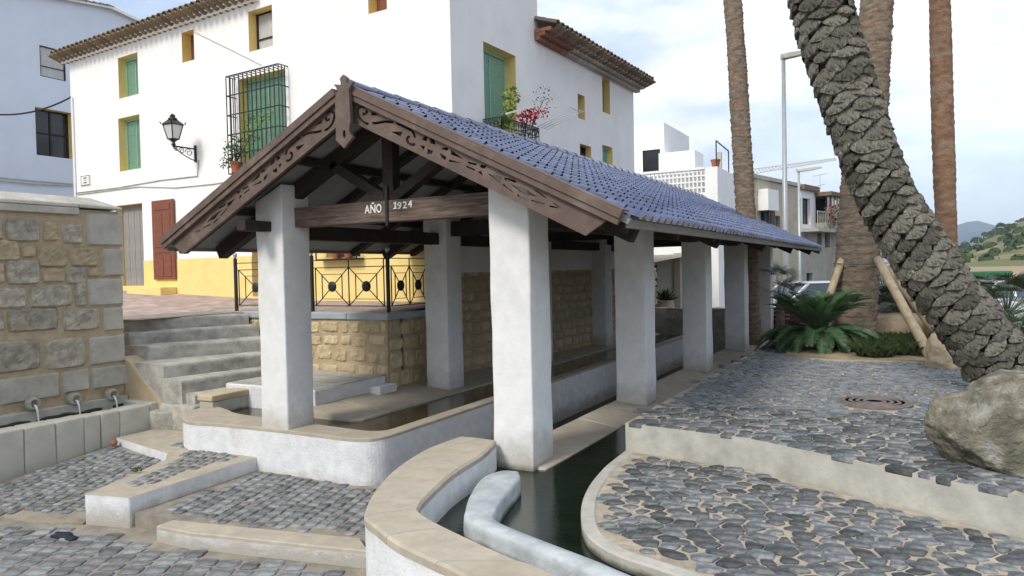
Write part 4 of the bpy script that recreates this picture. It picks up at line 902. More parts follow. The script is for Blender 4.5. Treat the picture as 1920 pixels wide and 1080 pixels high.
cm = clay_mesh(); cme = cm.build('eave_tile', 'tile_clay', mesh_only=True, smooth=True)
def eave(base, u, n, L, parent, z, over=.34, pitch=.38, rows=2, flip=1):
    k = int(L/.2); rr = random.Random(int(L*10)); ang = atan2(-n.x, n.y)+pi     # local +Y goes up the roof (towards -n)
    ya = atan2(n.x, -n.y)
    for r in range(rows):
        for i in range(k):
            p = base+u*((i+.5)*L/k)+n*(over-r*.30)+UP*(z+r*.30*pitch+rr.uniform(-.006,.006))
            o = inst('eave_tile', cme, p, parent, (pitch*.95, rr.uniform(-.04,.04), ya+rr.uniform(-.05,.05)))
            p2 = base+u*((i+1.0)*L/k)+n*(over+.03-r*.30)+UP*(z+r*.30*pitch+.01)
            o = inst('pan_tile', cme, p2, parent, (pitch*.95, pi, ya), (1.0,1,.8)) if r == 0 else None
eave(HC+UF*u0, UF, NF, u1-u0, hs, cz+.15)
m = MB(); a_, b_ = HC+UF*u0+NF*.30+UP*(cz+.16), HC+UF*u1+NF*.30+UP*(cz+.16); c_ = -NF*4.2+UP*1.6
m.add([a_, b_, b_+c_, a_+c_], [(0,1,2,3)]); m.build('front_roof', 'tile_clay', hs)
m = MB(); m.obox(HC+UF*fu(398,3)[0]-NF*1.2+UP*6.4, UF, UP, NF, .35, .7, .35); m.build('chimney', 'conc', hs, bev=.01)
# side eaves: brick corbels and tiles
kb = HC+US*(sa-.15); LE = sb_-sa+.3; M('brick_red', (.33,.15,.10), (.24,.11,.075), 8, .4, 40, .9, .15, rnd=.15); M('brick_pale', (.45,.40,.33), (.35,.31,.255), 8, .4, 40, .9, .15, rnd=.15)
for r_, (d_, z_) in enumerate(((.14,0),(.27,.075),(.40,.15))):
    i = 0; t = 0
    while t < LE-.02:
        bw = .26; MB().obox(kb+US*(t+bw/2)+NS*(d_/2-.02)+UP*(ZSE+z_+.03), US, NS, UP, bw/2-.006, d_/2, .034).build('corbel_brick', 'brick_red' if t < 1.1 else 'brick_pale', hs); t += bw
eave(kb, US, NS, LE, hs, ZSE+.25, .5, .36, 3)
m = MB(); a_, b_ = kb+NS*.46+UP*(ZSE+.25), kb+US*LE+NS*.46+UP*(ZSE+.25); c_ = -NS*4.6+UP*1.65; m.add([b_, a_, a_+c_, b_+c_], [(3,2,1,0)]); m.build('side_roof', 'tile_clay', hs)
# window grille
q = ops[4][0]; gr = MB(); g0, g1, gz0, gz1 = q[0]-.10, q[1]+.10, q[2]-.05, q[3]+.02; pr = .24
for i in range(13):
    s = g0+(g1-g0)*i/12; gr.bar(HC+UF*s+NF*pr+UP*gz0, HC+UF*s+NF*pr+UP*gz1, .016); gr.bar(HC+UF*s+NF*pr+UP*gz1, HC+UF*s+UP*gz1, .014)
for z in [gz0+(gz1-gz0)*i/5 for i in range(6)]:
    gr.bar(HC+UF*g0+NF*pr+UP*z, HC+UF*g1+NF*pr+UP*z, .02)
    for s in (g0, g1): gr.bar(HC+UF*s+NF*pr+UP*z, HC+UF*s+UP*z, .018)
for s in (g0, g1):
    for d_ in (.08,.16): gr.bar(HC+UF*s+NF*d_+UP*gz0, HC+UF*s+NF*d_+UP*gz1, .014)
gr.obox(HC+UF*((g0+g1)/2)+NF*pr/2+UP*gz0, UF, NF, UP, (g1-g0)/2, pr/2, .012)
gr.build('window_grille', 'iron', hs)
# frame for pots under the roof line
q = ops[8][0]; k = MB()
for z in (q[2]-.04, q[2]+.16): k.bar(HC+UF*(q[0]-.08)+NF*.2+UP*z, HC+UF*(q[1]+.08)+NF*.2+UP*z, .02)
for s in (q[0]-.08, q[1]+.08): k.bar(HC+UF*s+NF*.2+UP*(q[2]-.04), HC+UF*s+NF*.2+UP*(q[2]+.16), .02); k.bar(HC+UF*s+NF*.2+UP*(q[2]-.04), HC+UF*s+UP*(q[2]-.04), .02)
k.obox(HC+UF*((q[0]+q[1])/2)+NF*.1+UP*(q[2]-.04), UF, NF, UP, (q[1]-q[0])/2+.08, .1, .008); k.build('sill_rail', 'iron', hs)
M('terracotta', (.40,.14,.07), (.30,.10,.05), 8, .3, 40, .85, .2)
# balcony
q = sops[0][0]; b0, b1 = q[0]-.06, q[1]+.16; bpj = .4; _p = onplane(906,208,HC+NS*bpj,NS); bz = _p.z-.78
bl_ = MB(); bl_.obox(HC+US*((b0+b1)/2)+NS*bpj/2+UP*(bz-.06), US, NS, UP, (b1-b0)/2, bpj/2, .05); bl_.build('balcony_slab', 'white_wall', hs, bev=.01)
k = MB(); nb = 16
def brail(p, q_, n):
    for z in (.03,.62,.78): k.bar(p+UP*(bz+z), q_+UP*(bz+z), .016)
    for i in range(n+1):
        c = p+(q_-p)*(i/n); k.bar(c+UP*bz, c+UP*(bz+.78), .011)
        if i < n:
            e = p+(q_-p)*((i+.5)/n); k.bar(c+UP*(bz+.63), e+UP*(bz+.77), .008); k.bar(e+UP*(bz+.77), p+(q_-p)*((i+1)/n)+UP*(bz+.63), .008)
c0, c1 = HC+US*b0+NS*bpj, HC+US*b1+NS*bpj; brail(c0, c1, nb); brail(HC+US*b0, c0, 5); brail(c1, HC+US*b1, 5); k.build('balcony_railing', 'iron', hs)
k = MB(); k.bar(c0+UP*(bz+.82)+NS*.1, c0+UP*(bz+1.12)+US*.9+NS*.25, .03); k.build('laundry_bar', 'letter', hs)
k = MB(); e_ = c1+UP*(bz+.8)
for i in range(4): k.bar(e_+US*(-.05+.12*i), e_+US*(.10+.12*i)+NS*.75+UP*.3, .012)
k.bar(e_+US*(-.05)+NS*.7+UP*.28, e_+US*.5+NS*.7+UP*.28, .012); k.build('laundry_rack', 'steel', hs)
# wires and the corner conduit, street plaque
k = MB(); cp = HC+UF*(WF-.12)+NF*.03; k.tube([cp+UP*1.9, cp+UP*(fu(140,182)[1])], .03, 6); k.build('conduit', 'white_wall', hs)
q = rect(fu,153,329,170,348); pq = MB(); pq.obox(HC+UF*((q[0]+q[1])/2)+UP*((q[2]+q[3])/2)+NF*.012, UF, UP, NF, (q[1]-q[0])/2, (q[3]-q[2])/2, .012)
pqo = pq.build('street_plaque', 'letter', None, 'small white tile street plaque with dark border on the house corner', 'plaque')
k = MB(); pc_ = HC+UF*((q[0]+q[1])/2)+UP*((q[2]+q[3])/2)+NF*.026; a_, b_ = (q[1]-q[0])/2, (q[3]-q[2])/2
for s in (-1,1): k.obox(pc_+UF*s*a_*.9, UF, UP, NF, .006, b_*.95, .002); k.obox(pc_+UP*s*b_*.9, UF, UP, NF, a_*.95, .006, .0022)
for r in range(3): k.obox(pc_+UP*(b_*(.45-.45*r)), UF, UP, NF, a_*(.35 if r != 1 else .12), .012, .002)
k.build('plaque_border', 'iron', pqo)
k = MB(); pts = [onplane(x, y, HC+NF*.02, NF) for x, y in ((140,362),(220,352),(300,338),(370,330),(372,300))]; k.tube(pts, .012, 5)
pts = [onplane(x, y, HC+NF*.02, NF) for x, y in ((145,365),(260,350),(330,352),(400,345),(430,340))]; k.tube(pts, .01, 5); pts = [onplane(x, y, HC+NF*.02, NF) for x, y in ((364,60),(430,92),(490,122))]; k.tube(pts, .006, 5); k.build('wall_cable', 'conc', hs)
# wall lantern on scrolled bracket
lp = fu(368,290); lo = HC+UF*lp[0]; zl_ = lp[1]
la = thing('wall_lantern', lo+UP*(zl_-.2), 'black wall lantern with frosted panes on a scrolled iron bracket', 'lantern')
rch = lp[0]; hx = .54; k = MB(); base = lo+NF*.02
k.bar(base+UP*(zl_-.17), base+UP*(zl_+.2), .04); tip = lo+NF*hx+UP*(zl_+.12); k.bar(base+UP*(zl_+.12), tip, .028)
def scroll(c, r0, turns, s, flip=1):
    return [c+NF*(cos(t*turns*2*pi)*r0*(1-.75*t))*flip+UP*(sin(t*turns*2*pi)*r0*(1-.75*t)) for t in [i/22 for i in range(23)]]
k.tube([base+UP*(zl_-.14)]+[base+NF*(hx*t)+UP*(zl_-.14+.25*t**1.5) for t in (.2,.4,.6,.8,1)], .012, 5)
for c, r_ in ((.16,.09),(.33,.07),(.47,.05)): k.tube(scroll(base+NF*c+UP*(zl_+.12-r_-.01), r_, 1.4, 1), .009, 5)
k.build('bracket', 'iron', la)
lz = tip+UP*.05; k = MB(); k.lathe(lz, [(.02,-.06),(.05,-.02),(.03,.03),(.09,.08),(.09,.095)], 8); k.build('lantern_base', 'iron', la)
def frust(c, r0, r1, h, n=4, rot=pi/4+HA):
    return [c+Vector((cos(rot+2*pi*i/n)*r, sin(rot+2*pi*i/n)*r, z)) for r, z in ((r0,0),(r1,h)) for i in range(n)]
g_ = MB(); fv = frust(lz+UP*.095, .11, .20, .31); g_.add(fv, [(i,(i+1)%4,4+(i+1)%4,4+i) for i in range(4)]); g_.build('pane', 'lamp_glass', la)
k = MB()
for i in range(4): k.bar(fv[i], fv[4+i], .022); k.bar(fv[4+i], fv[4+(i+1)%4], .026); k.bar(fv[i], fv[(i+1)%4], .024)
k.build('frame', 'iron', la)
k = MB(); rv = frust(lz+UP*.41, .235, .09, .11); k.add(rv, [(i,(i+1)%4,4+(i+1)%4,4+i) for i in range(4)]+[(3,2,1,0),(4,5,6,7)]); k.lathe(lz+UP*.52, [(.10,0),(.085,.03),(.05,.05),(.06,.08),(.03,.11),(.004,.13)], 10)
for i in range(4): k.bar(rv[i], rv[i]+(rv[i]-lz).normalized()*.04+UP*.02, .02)
k.build('hood', 'iron', la)
# ================================================================ BLUE-WHITE HOUSE ON THE LEFT
XB = -24.5
bh = thing('blue_house', (XB-3,14,-1), 'pale blue shaded gable house behind the white house', 'house')
pts = [P(x, y, X=XB) for x, y in ((-260,20),(203,15),(250,48))]; ya, yb, yc = pts[0].y, pts[1].y, pts[2].y; zr2 = P(203,15,X=XB).z; zl2 = P(0,22,X=XB).z
w1, w2 = (P(75,118,X=XB).y, P(123,118,X=XB).y, P(98,150,X=XB).z+.05, P(98,90,X=XB).z), (P(67,245,X=XB).y, P(136,245,X=XB).y, P(100,294,X=XB).z, P(100,206,X=XB).z)
o_b = Vector((XB, 4.0, 0)); uy = Vector((0,1,0)); nb_ = Vector((1,0,0)); zflat = min(zl2, zr2)-.9
wq = [(q[0]-4.0,q[1]-4.0,q[2],q[3]) for q in (w1, w2)]
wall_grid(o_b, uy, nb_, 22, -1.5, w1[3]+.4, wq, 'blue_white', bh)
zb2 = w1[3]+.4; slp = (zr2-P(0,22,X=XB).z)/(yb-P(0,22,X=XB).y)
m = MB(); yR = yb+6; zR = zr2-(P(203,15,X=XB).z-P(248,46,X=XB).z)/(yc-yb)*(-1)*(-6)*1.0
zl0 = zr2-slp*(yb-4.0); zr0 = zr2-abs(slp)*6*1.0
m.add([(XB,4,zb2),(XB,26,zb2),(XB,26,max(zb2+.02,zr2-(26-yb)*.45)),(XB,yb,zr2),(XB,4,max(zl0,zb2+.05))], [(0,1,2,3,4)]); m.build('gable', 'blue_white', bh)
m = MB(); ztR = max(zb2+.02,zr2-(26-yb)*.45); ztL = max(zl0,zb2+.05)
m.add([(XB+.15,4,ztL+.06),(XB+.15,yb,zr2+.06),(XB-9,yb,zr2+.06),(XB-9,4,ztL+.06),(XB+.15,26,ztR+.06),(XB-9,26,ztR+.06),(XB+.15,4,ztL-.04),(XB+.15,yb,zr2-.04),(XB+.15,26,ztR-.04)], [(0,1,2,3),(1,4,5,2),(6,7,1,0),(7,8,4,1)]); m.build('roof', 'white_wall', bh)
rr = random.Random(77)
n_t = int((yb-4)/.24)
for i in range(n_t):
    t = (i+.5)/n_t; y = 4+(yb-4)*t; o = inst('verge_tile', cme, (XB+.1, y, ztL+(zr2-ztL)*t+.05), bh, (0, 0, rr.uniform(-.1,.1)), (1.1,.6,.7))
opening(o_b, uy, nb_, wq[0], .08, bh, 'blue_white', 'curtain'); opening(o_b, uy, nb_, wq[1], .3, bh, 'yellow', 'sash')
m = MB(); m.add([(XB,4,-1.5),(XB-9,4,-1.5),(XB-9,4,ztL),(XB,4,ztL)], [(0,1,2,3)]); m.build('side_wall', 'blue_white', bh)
k = MB(); e0 = HC+UF*(WF-.1)+UP*fu(137,182)[1]+NF*.03
k.tube([e0.lerp(P(-60,205,X=-21), t)+UP*(-1.1*t*(1-t)) for t in [i/10 for i in range(11)]], .022, 6); k.build('overhead_cable', 'iron', None, 'thick black cable sagging from the corner of the white house', 'cable')
k = MB()
for y0, y1 in ((330,345),(336,348)): k.tube([P(-30,y0,X=XB+.05), P(60,y0+9,X=XB+.05), P(137,y1,X=XB+.05)], .02, 5)
k.build('wall_cable', 'conc', bh)
# ================================================================ PALMS, PLANTS, ROCKS
M('bark', (.30,.245,.185), (.15,.12,.09), 7, 1, 22, .95, .1, stain=(.33,.17,.09), ssc=2.5, samt=.5, bdist=.03, stretch=(1,1,2.5))
M('bark_red', (.29,.185,.125), (.17,.10,.065), 6, 1, 22, .95, .1, stain=(.30,.27,.23), ssc=2, samt=.6, bdist=.03, stretch=(1,1,1.6))
M('bark_dark', (.035,.03,.025), (.018,.016,.014), 9, 1, 30, .95, .1, bdist=.03)
M('scale', (.48,.45,.37), (.05,.046,.038), 3.2, 1, 30, .95, .1, rnd=.42, stain=(.03,.027,.022), ssc=3, samt=1, bdist=.03, stretch=(1.5,3.2,1.2))
M('frond', (.08,.16,.065), (.042,.09,.04), 6, .1, 40, .45, .4, rnd=.25)
M('frond_rib', (.16,.19,.06), None, 6, .1, 40, .5, .3)
M('fan_green', (.085,.12,.06), (.05,.075,.038), 5, .1, 40, .5, .35, rnd=.3)
M('grass', (.06,.085,.03), (.04,.06,.02), 3, .1, 40, .7, .2, rnd=.2)
M('leaf', (.06,.12,.03), (.035,.075,.02), 6, .1, 40, .55, .3, rnd=.3)
M('leaf_light', (.22,.30,.05), (.13,.20,.03), 6, .1, 40, .55, .3, rnd=.3)
M('petal_red', (.45,.02,.04), (.30,.01,.025), 8, .1, 40, .6, .3)
M('post_wood', (.48,.39,.26), (.33,.26,.17), 5, .4, 30, .8, .2, stretch=(2,2,.8), stain=(.24,.20,.15), ssc=3, samt=.5)
M('boulder_grey', (.30,.275,.205), (.14,.13,.10), 5, 1, 30, .95, .1, stain=(.52,.50,.47), ssc=6, samt=.95, bdist=.05)
M('boulder_tan', (.53,.43,.31), (.42,.335,.235), 3, .8, 18, .95, .1, bdist=.04)
def frond_mesh(L, droop, n, leaf, rise=.9, wleaf=.012, vee=.5, seed=0, curl=1.0, name='frond', mats=('frond','frond_rib')):
    """pinnate leaf lying along +X from the origin, rising then drooping"""
    rg = random.Random(seed); pts = []; x = z = 0; a = rise
    for i in range(n+1):
        pts.append(Vector((x,0,z))); x += cos(a)*L/n; z += sin(a)*L/n; a -= droop/n*(.4+1.2*i/n)*curl
    m = MB(); m.tube(pts[::2] if n % 2 == 0 else pts, [.012*(1-.8*i/(len(pts[::2] if n % 2 == 0 else pts)-1)) for i in range(len(pts[::2] if n % 2 == 0 else pts))], 4, 1, False)
    for i in range(2, n+1):
        t = i/n; d = (pts[i]-pts[i-1]).normalized(); up = Vector((0,1,0)).cross(d)*-1; l = leaf*(sin(pi*min(1,.18+.82*t))**.55)*rg.uniform(.85,1.1)
        for s in (-1,1):
            dr = (d*.55+Vector((0,s,0))*.8+up*vee*rg.uniform(.6,1.2)).normalized(); sd = dr.cross(up).normalized()*wleaf; tip = pts[i]+dr*l-Vector((0,0,l*.12))
            m.add([pts[i]-d*wleaf, pts[i]+d*wleaf, pts[i]+dr*l*.6+d*wleaf*.8, tip, pts[i]+dr*l*.6-d*wleaf*.8], [(0,1,2,3,4)], 0)
    return m
def frond_meshes(k, **kw): return [frond_mesh(seed=i, **kw).build('frond', ['frond','frond_rib'], mesh_only=True) for i in range(k)]
# cycad
cyc = P(1533,655,Z=ZUP); cyl = thing('sago_cycad', (cyc.x,cyc.y,ZUP), 'low dark green cycad with arching feathery fronds at the cobble edge', 'cycad')
MB().lathe((cyc.x,cyc.y,ZUP-.02), [(.17,0),(.19,.1),(.17,.22),(.10,.3),(.02,.33)], 14).build('trunk', 'bark', cyl, smooth=True)
fm = [frond_mesh(1.0,1.0,44,.17,.95,.009,.4,i).build('frond', ['frond','frond_rib'], mesh_only=True) for i in range(3)]; fm2 = [frond_mesh(1.0,1.25,44,.17,.45,.009,.4,i+5).build('frond', ['frond','frond_rib'], mesh_only=True) for i in range(3)]
rr = random.Random(5)
for i in range(125):
    t = i/125; el = -1.25*t+.5+rr.uniform(-.12,.12); k = rr.uniform(.82,1.12)*(1 if t < .8 else .9)
    inst('frond', rr.choice(fm if t < .45 else fm2), (cyc.x,cyc.y,ZUP+.26), cyl, (rr.uniform(-.25,.25), -el*.55, i*2.39996+rr.uniform(-.15,.15)), (k*1.1,)*3)
# palm trunks
def trunk(name, path, radii, ring, amp, mat, label, crown_at=None, n=28, seed=0, group=None, wob=.02, seg=.035):
    pts = [Vector(p) for p in path]; L = sum((b-a).length for a, b in zip(pts[:-1], pts[1:])); t = thing(name, pts[0], label, 'palm', group)
    m = MB(); K = int(L/seg); vs = []; cum = [0]
    for a, b in zip(pts[:-1], pts[1:]): cum.append(cum[-1]+(b-a).length)
    rg = random.Random(seed)
    for i in range(K+1):
        s = L*i/K; j = max(k for k in range(len(cum)-1) if cum[k] <= s+1e-9); f = (s-cum[j])/(cum[j+1]-cum[j]); c = pts[j].lerp(pts[j+1], f); r = radii[j]+(radii[j+1]-radii[j])*f
        for k in range(n):
            a = 2*pi*k/n; sp_ = s/ring+.35*noise.noise(Vector((cos(a)*1.5, sin(a)*1.5, s*1.2+seed))); w_ = (sp_ % 1.0); e = amp*(w_**1.6)+amp*1.1*noise.noise(Vector((cos(a)*5, sin(a)*5, s*9+seed)))+wob*noise.noise(Vector((cos(a), sin(a), s*1.3+seed)))
            vs.append(c+Vector((cos(a)*(r+e), sin(a)*(r+e), 0)))
    m.add(vs, [(i*n+k, i*n+(k+1)%n, (i+1)*n+(k+1)%n, (i+1)*n+k) for i in range(K) for k in range(n)]); m.build('trunk', mat, t, smooth=True)
    return t, pts[-1]
crown_m = [frond_mesh(3.0,1.7,30,.42,.8,.02,.35,i+20).build('frond', ['frond','frond_rib'], mesh_only=True) for i in range(2)]
def crown(t, top, k, rg):
    for i in range(k):
        e = rg.uniform(-.7,.5); inst('frond', rg.choice(crown_m), top, t, (rg.uniform(-.2,.2), -e, i*2.39996), (rg.uniform(.8,1.05),)*3)
tb = P(1600,640,Z=ZUP); tm_ = P(1613,400,Y=tb.y); tp_ = P(1645,-5,Y=tb.y); dz = tp_.z-tm_.z
path = [(tb.x,tb.y,ZUP-.3), tuple(P(1601,600,Y=tb.y)), tuple(tm_), tuple(tp_), (tp_.x+.25,tp_.y,tp_.z+5.5)]
D_ = tb.dot(_F); t1, e1 = trunk('thick_palm', path, [.42,.39,.385,.27,.24], .085, .030, 'bark', 'thick straight palm trunk propped by wooden poles', seed=1); crown(t1, e1, 22, random.Random(1))
sb = P(1408,650,Z=-1.9); q0 = sb.y; path = [(sb.x,q0,-2.0), tuple(P(1398,400,Y=q0)), tuple(P(1384,150,Y=q0)), tuple(P(1374,0,Y=q0)), tuple(P(1350,-420,Y=q0))]
t2, e2 = trunk('slim_palm', path, [.24,.215,.205,.185,.175], .06, .024, 'bark', 'slim grey brown ringed palm trunk rising behind the blue roof', seed=2); crown(t2, e2, 20, random.Random(2))
q0 = 16.5; path = [tuple(P(1782,640,Y=q0)), tuple(P(1774,430,Y=q0)), tuple(P(1768,250,Y=q0)), tuple(P(1762,0,Y=q0)), tuple(P(1750,-420,Y=q0))]
t3, e3 = trunk('slim_palm', path, [.20,.185,.195,.185,.18], .16, .010, 'bark_red', 'slim smooth reddish palm trunk standing before the mountains', seed=3, wob=.012); crown(t3, e3, 20, random.Random(3))
# leaning palm with cut leaf bases
DL = 8.0
ax = [P(x,y,D=DL) for x, y in ((1905,735),(1842,640),(1775,552),(1696,430),(1642,325),(1594,190),(1556,70),(1528,-40),(1495,-180),(1440,-430))]
rad = [.335,.315,.30,.285,.275,.285,.295,.295,.29,.28]
lt_ = thing('leaning_palm', tuple(ax[0]), 'massive leaning palm trunk covered in dark cut leaf bases', 'palm')
MB().tube(smoothcurve([tuple(p) for p in ax], 5), smoothcurve([(r,) for r in rad], 5) and [q[0]-.015 for q in smoothcurve([(r,) for r in rad], 5)], 20).build('trunk', 'bark_dark', lt_, smooth=True)
def scale_mesh(seed):
    m = MB(); nx, nz = 10, 6; vs = []; rg = random.Random(seed); sk = rg.uniform(-.18,.18)
    for j in range(nz+1):
        b = j/nz
        for i in range(nx+1):
            a = 2*i/nx-1; lo = -.5*(1-abs(a)**1.7); hi = .42*(1-abs(a)**1.3)+.06; z = lo+(hi-lo)*b+sk*a*.4; y = a*.5
            e = min(1, (1-abs(a))*5); z += .05*noise.noise(Vector((a*2.5,b*2,seed*5)))*e
            d = (.020+.050*(1-b)**1.2)*(1-abs(a)**3.5)+.016*noise.noise(Vector((a*5,b*2.2,seed*3)))*e+.012*noise.noise(Vector((a*14,b*3,seed*3)))*e
            if j == 0: d = -.03; z += .03
            elif i in (0,nx) or j == nz: d = -.03
            vs.append((d, y, z))
    m.add(vs, [(j*(nx+1)+i, j*(nx+1)+i+1, (j+1)*(nx+1)+i+1, (j+1)*(nx+1)+i) for j in range(nz) for i in range(nx)]); return m.build('leaf_base', 'scale', mesh_only=True)
sms = [scale_mesh(i) for i in range(6)]; rr = random.Random(8); sc_pts = smoothcurve([tuple(p) for p in ax], 12); sc_rad = [q[0] for q in smoothcurve([(r,) for r in rad], 12)]
cum = [0]
for a, b in zip(sc_pts[:-1], sc_pts[1:]): cum.append(cum[-1]+(Vector(b)-Vector(a)).length)
LT = cum[-1]; NS_ = 450; rear = MB()
for q_ in range(NS_):
    s_0 = LT*(q_+.5)/NS_; i = max(k for k in range(len(cum)-1) if cum[k] <= s_0); fr = (s_0-cum[i])/(cum[i+1]-cum[i]); p = Vector(sc_pts[i]).lerp(Vector(sc_pts[i+1]), fr)
    d = (Vector(sc_pts[min(i+2,len(sc_pts)-1)])-Vector(sc_pts[max(i-1,0)])).normalized(); e1_ = d.cross(-_F).normalized(); e2_ = e1_.cross(d)
    a = q_*2.39996+rr.uniform(-.1,.1); nrm = e1_*cos(a)+e2_*sin(a)
    tg = d.cross(nrm).normalized(); wv = rr.uniform(.9,1.15); dd = (d+nrm*rr.uniform(-.10,.10)+tg*rr.uniform(-.15,.15)).normalized(); n2 = tg.cross(dd).normalized(); n2 = n2 if n2.dot(nrm) > 0 else -n2; tg = dd.cross(n2).normalized()
    ms_ = rr.choice(sms); R3 = Matrix(((n2.x,tg.x,dd.x),(n2.y,tg.y,dd.y),(n2.z,tg.z,dd.z))); scl = (rr.uniform(.4,.9), .31*wv*rr.choice((.8,1,1.1)), .205*rr.uniform(.8,1.3))
    if nrm.dot(-_F) > -.25 and s_0 < LT*.86: inst('leaf_base', ms_, p+nrm*(sc_rad[i]-.006), lt_, R3.to_euler(), scl)
    else: rear.add([p+nrm*(sc_rad[i]-.006)+R3 @ Vector((v.co.x*scl[0], v.co.y*scl[1], v.co.z*scl[2])) for v in ms_.vertices], [tuple(f.vertices) for f in ms_.polygons], 0, rr.uniform(-.3,.3))
rear.build('leaf_base_field', 'scale', lt_, kind='stuff')
crown(lt_, Vector(ax[-1])+Vector((-.2,0,.6)), 24, random.Random(4))
# wooden props
def prop(name, a, b, r, label):
    a, b = Vector(a), Vector(b); pts = [a.lerp(b, i/6)+Vector((noise.noise(Vector((i,r*90,1)))*.012, 0, noise.noise(Vector((i,r*70,5)))*.012)) for i in range(7)]
    MB().tube(pts, [r*(1+.06*noise.noise(Vector((i*2.3,r*50,0)))) for i in range(7)], 10).build(name, 'post_wood', None, label, 'pole', smooth=True)
ty = tb.y
prop('prop_pole', P(1578,487,Y=ty-.28), (P(1522,588,Y=ty-1.2).x,ty-1.25,ZUP), .068, 'light wooden prop pole leaning on the thick palm above the cycad')
prop('prop_pole', P(1592,497,Y=ty+.1), (P(1552,585,Y=ty+.6).x,ty+.7,ZUP), .06, 'dark shaded prop pole behind the light one at the thick palm')
p2b = P(1748,676,Z=ZUP); prop('prop_pole', P(1646,487,Y=ty-.30), tuple(p2b), .08, 'stout wooden prop pole reaching down to the cobbles beside the tan rock')
p3b = P(1752,622,Y=ty+.2); prop('prop_pole', P(1662,500,Y=ty+.05), (p3b.x,p3b.y,min(p3b.z,-1.0)), .068, 'slender wooden prop pole ending behind the low planter stones')
prop('prop_pole', P(1622,622,Y=ty-.5), tuple(P(1668,668,Z=ZUP)), .07, 'short low wooden pole lying between palm foot and grass')
k = MB(); k.tube([P(1562,494,Y=ty-.42), P(1605,496,Y=ty-.44), P(1668,493,Y=ty-.42)], .008, 5); k.build('tie_wire', 'iron', t1)
# boulders
def bld(px, py, z, r, mat, label, seed, flat=0, sub=4, amp=.25, cat='boulder'):
    c = P(px, py, Z=z); return rock('boulder', (c.x, c.y, z+r[2]*.62), r, mat, label, cat, seed, sub=sub, amp=amp, facets=16)
bld(1905,872,ZUP,(.53,.45,.39),'boulder_grey','big mossy grey boulder with white lichen on the cobbles',3,sub=6,amp=.34)
rock('boulder', tuple(P(1900,728,D=6.6)), (.36,.4,.20), 'boulder_grey', 'dark boulder wedged against the foot of the leaning palm', 'boulder', 9, sub=5, facets=14)
c_ = P(1782,690,Z=ZUP); rock('boulder', (c_.x,c_.y,ZUP+.2), (.36,.3,.30), 'boulder_tan', 'pale tan boulder beside the stout prop pole', 'boulder', 5, sub=4, amp=.3)
c_ = P(1700,640,Z=ZUP); rock('boulder', (c_.x-.15,c_.y+.6,ZUP+.2), (.80,.3,.34), 'boulder_tan', 'long pale tan planter stone behind the grass', 'boulder', 7, sub=4, amp=.12)
c_ = P(1775,640,Z=ZUP); rock('boulder', (c_.x,c_.y+.2,ZUP+.2), (.40,.3,.32), 'boulder_tan', 'rounded pale stone at the corner of the planter', 'boulder', 8, sub=4, amp=.2)
# bed of soil and grass
bp = [(-1.8,12.6),(-1.2,12.45),(-.3,12.55),(.4,12.4),(.75,12.2),(2,11),(3.5,9.5),(6.8,9),(6.8,19.8),(-1.9,19.8),(-2.0,14)]
MB().prism(bp, -1.6, ZUP+.03).build('planting_bed', 'soil', kind='structure')
def blades(name, spots, h, w_, mat, label, cat, n, seed, lean=.5):
    rg = random.Random(seed); m = MB()
    for (x, y, z, r) in spots:
        for i in range(n):
            a = rg.uniform(0,2*pi); d = r*sqrt(rg.random()); p = Vector((x+cos(a)*d, y+sin(a)*d, z)); b = rg.uniform(0,2*pi); l = lean*rg.uniform(.3,1.2); hh = h*rg.uniform(.6,1.2); o = Vector((cos(b),sin(b),0)); s = Vector((-sin(b),cos(b),0))*w_
            m.add([p-s, p+s, p+o*l*hh*.4+Vector((0,0,hh*.65))+s*.7, p+o*l*hh*1.1+Vector((0,0,hh*(1-l*.25))), p+o*l*hh*.4+Vector((0,0,hh*.65))-s*.7], [(0,1,2,3,4)], 0, rg.uniform(-.2,.2))
    o = m.build(name, mat, None, label, cat, kind='stuff'); return o
gp = [P(x,y,Z=ZUP+.03) for x, y in ((1645,655),(1665,650),(1690,655),(1715,650),(1735,655),(1640,668),(1700,664),(1625,660),(1600,655))]
blades('grass_tufts', [(p.x,p.y,ZUP+.02,.26) for p in gp], .27, .0028, 'grass', 'fine green grass tufts in the planting bed', 'grass', 300, 4, .8)
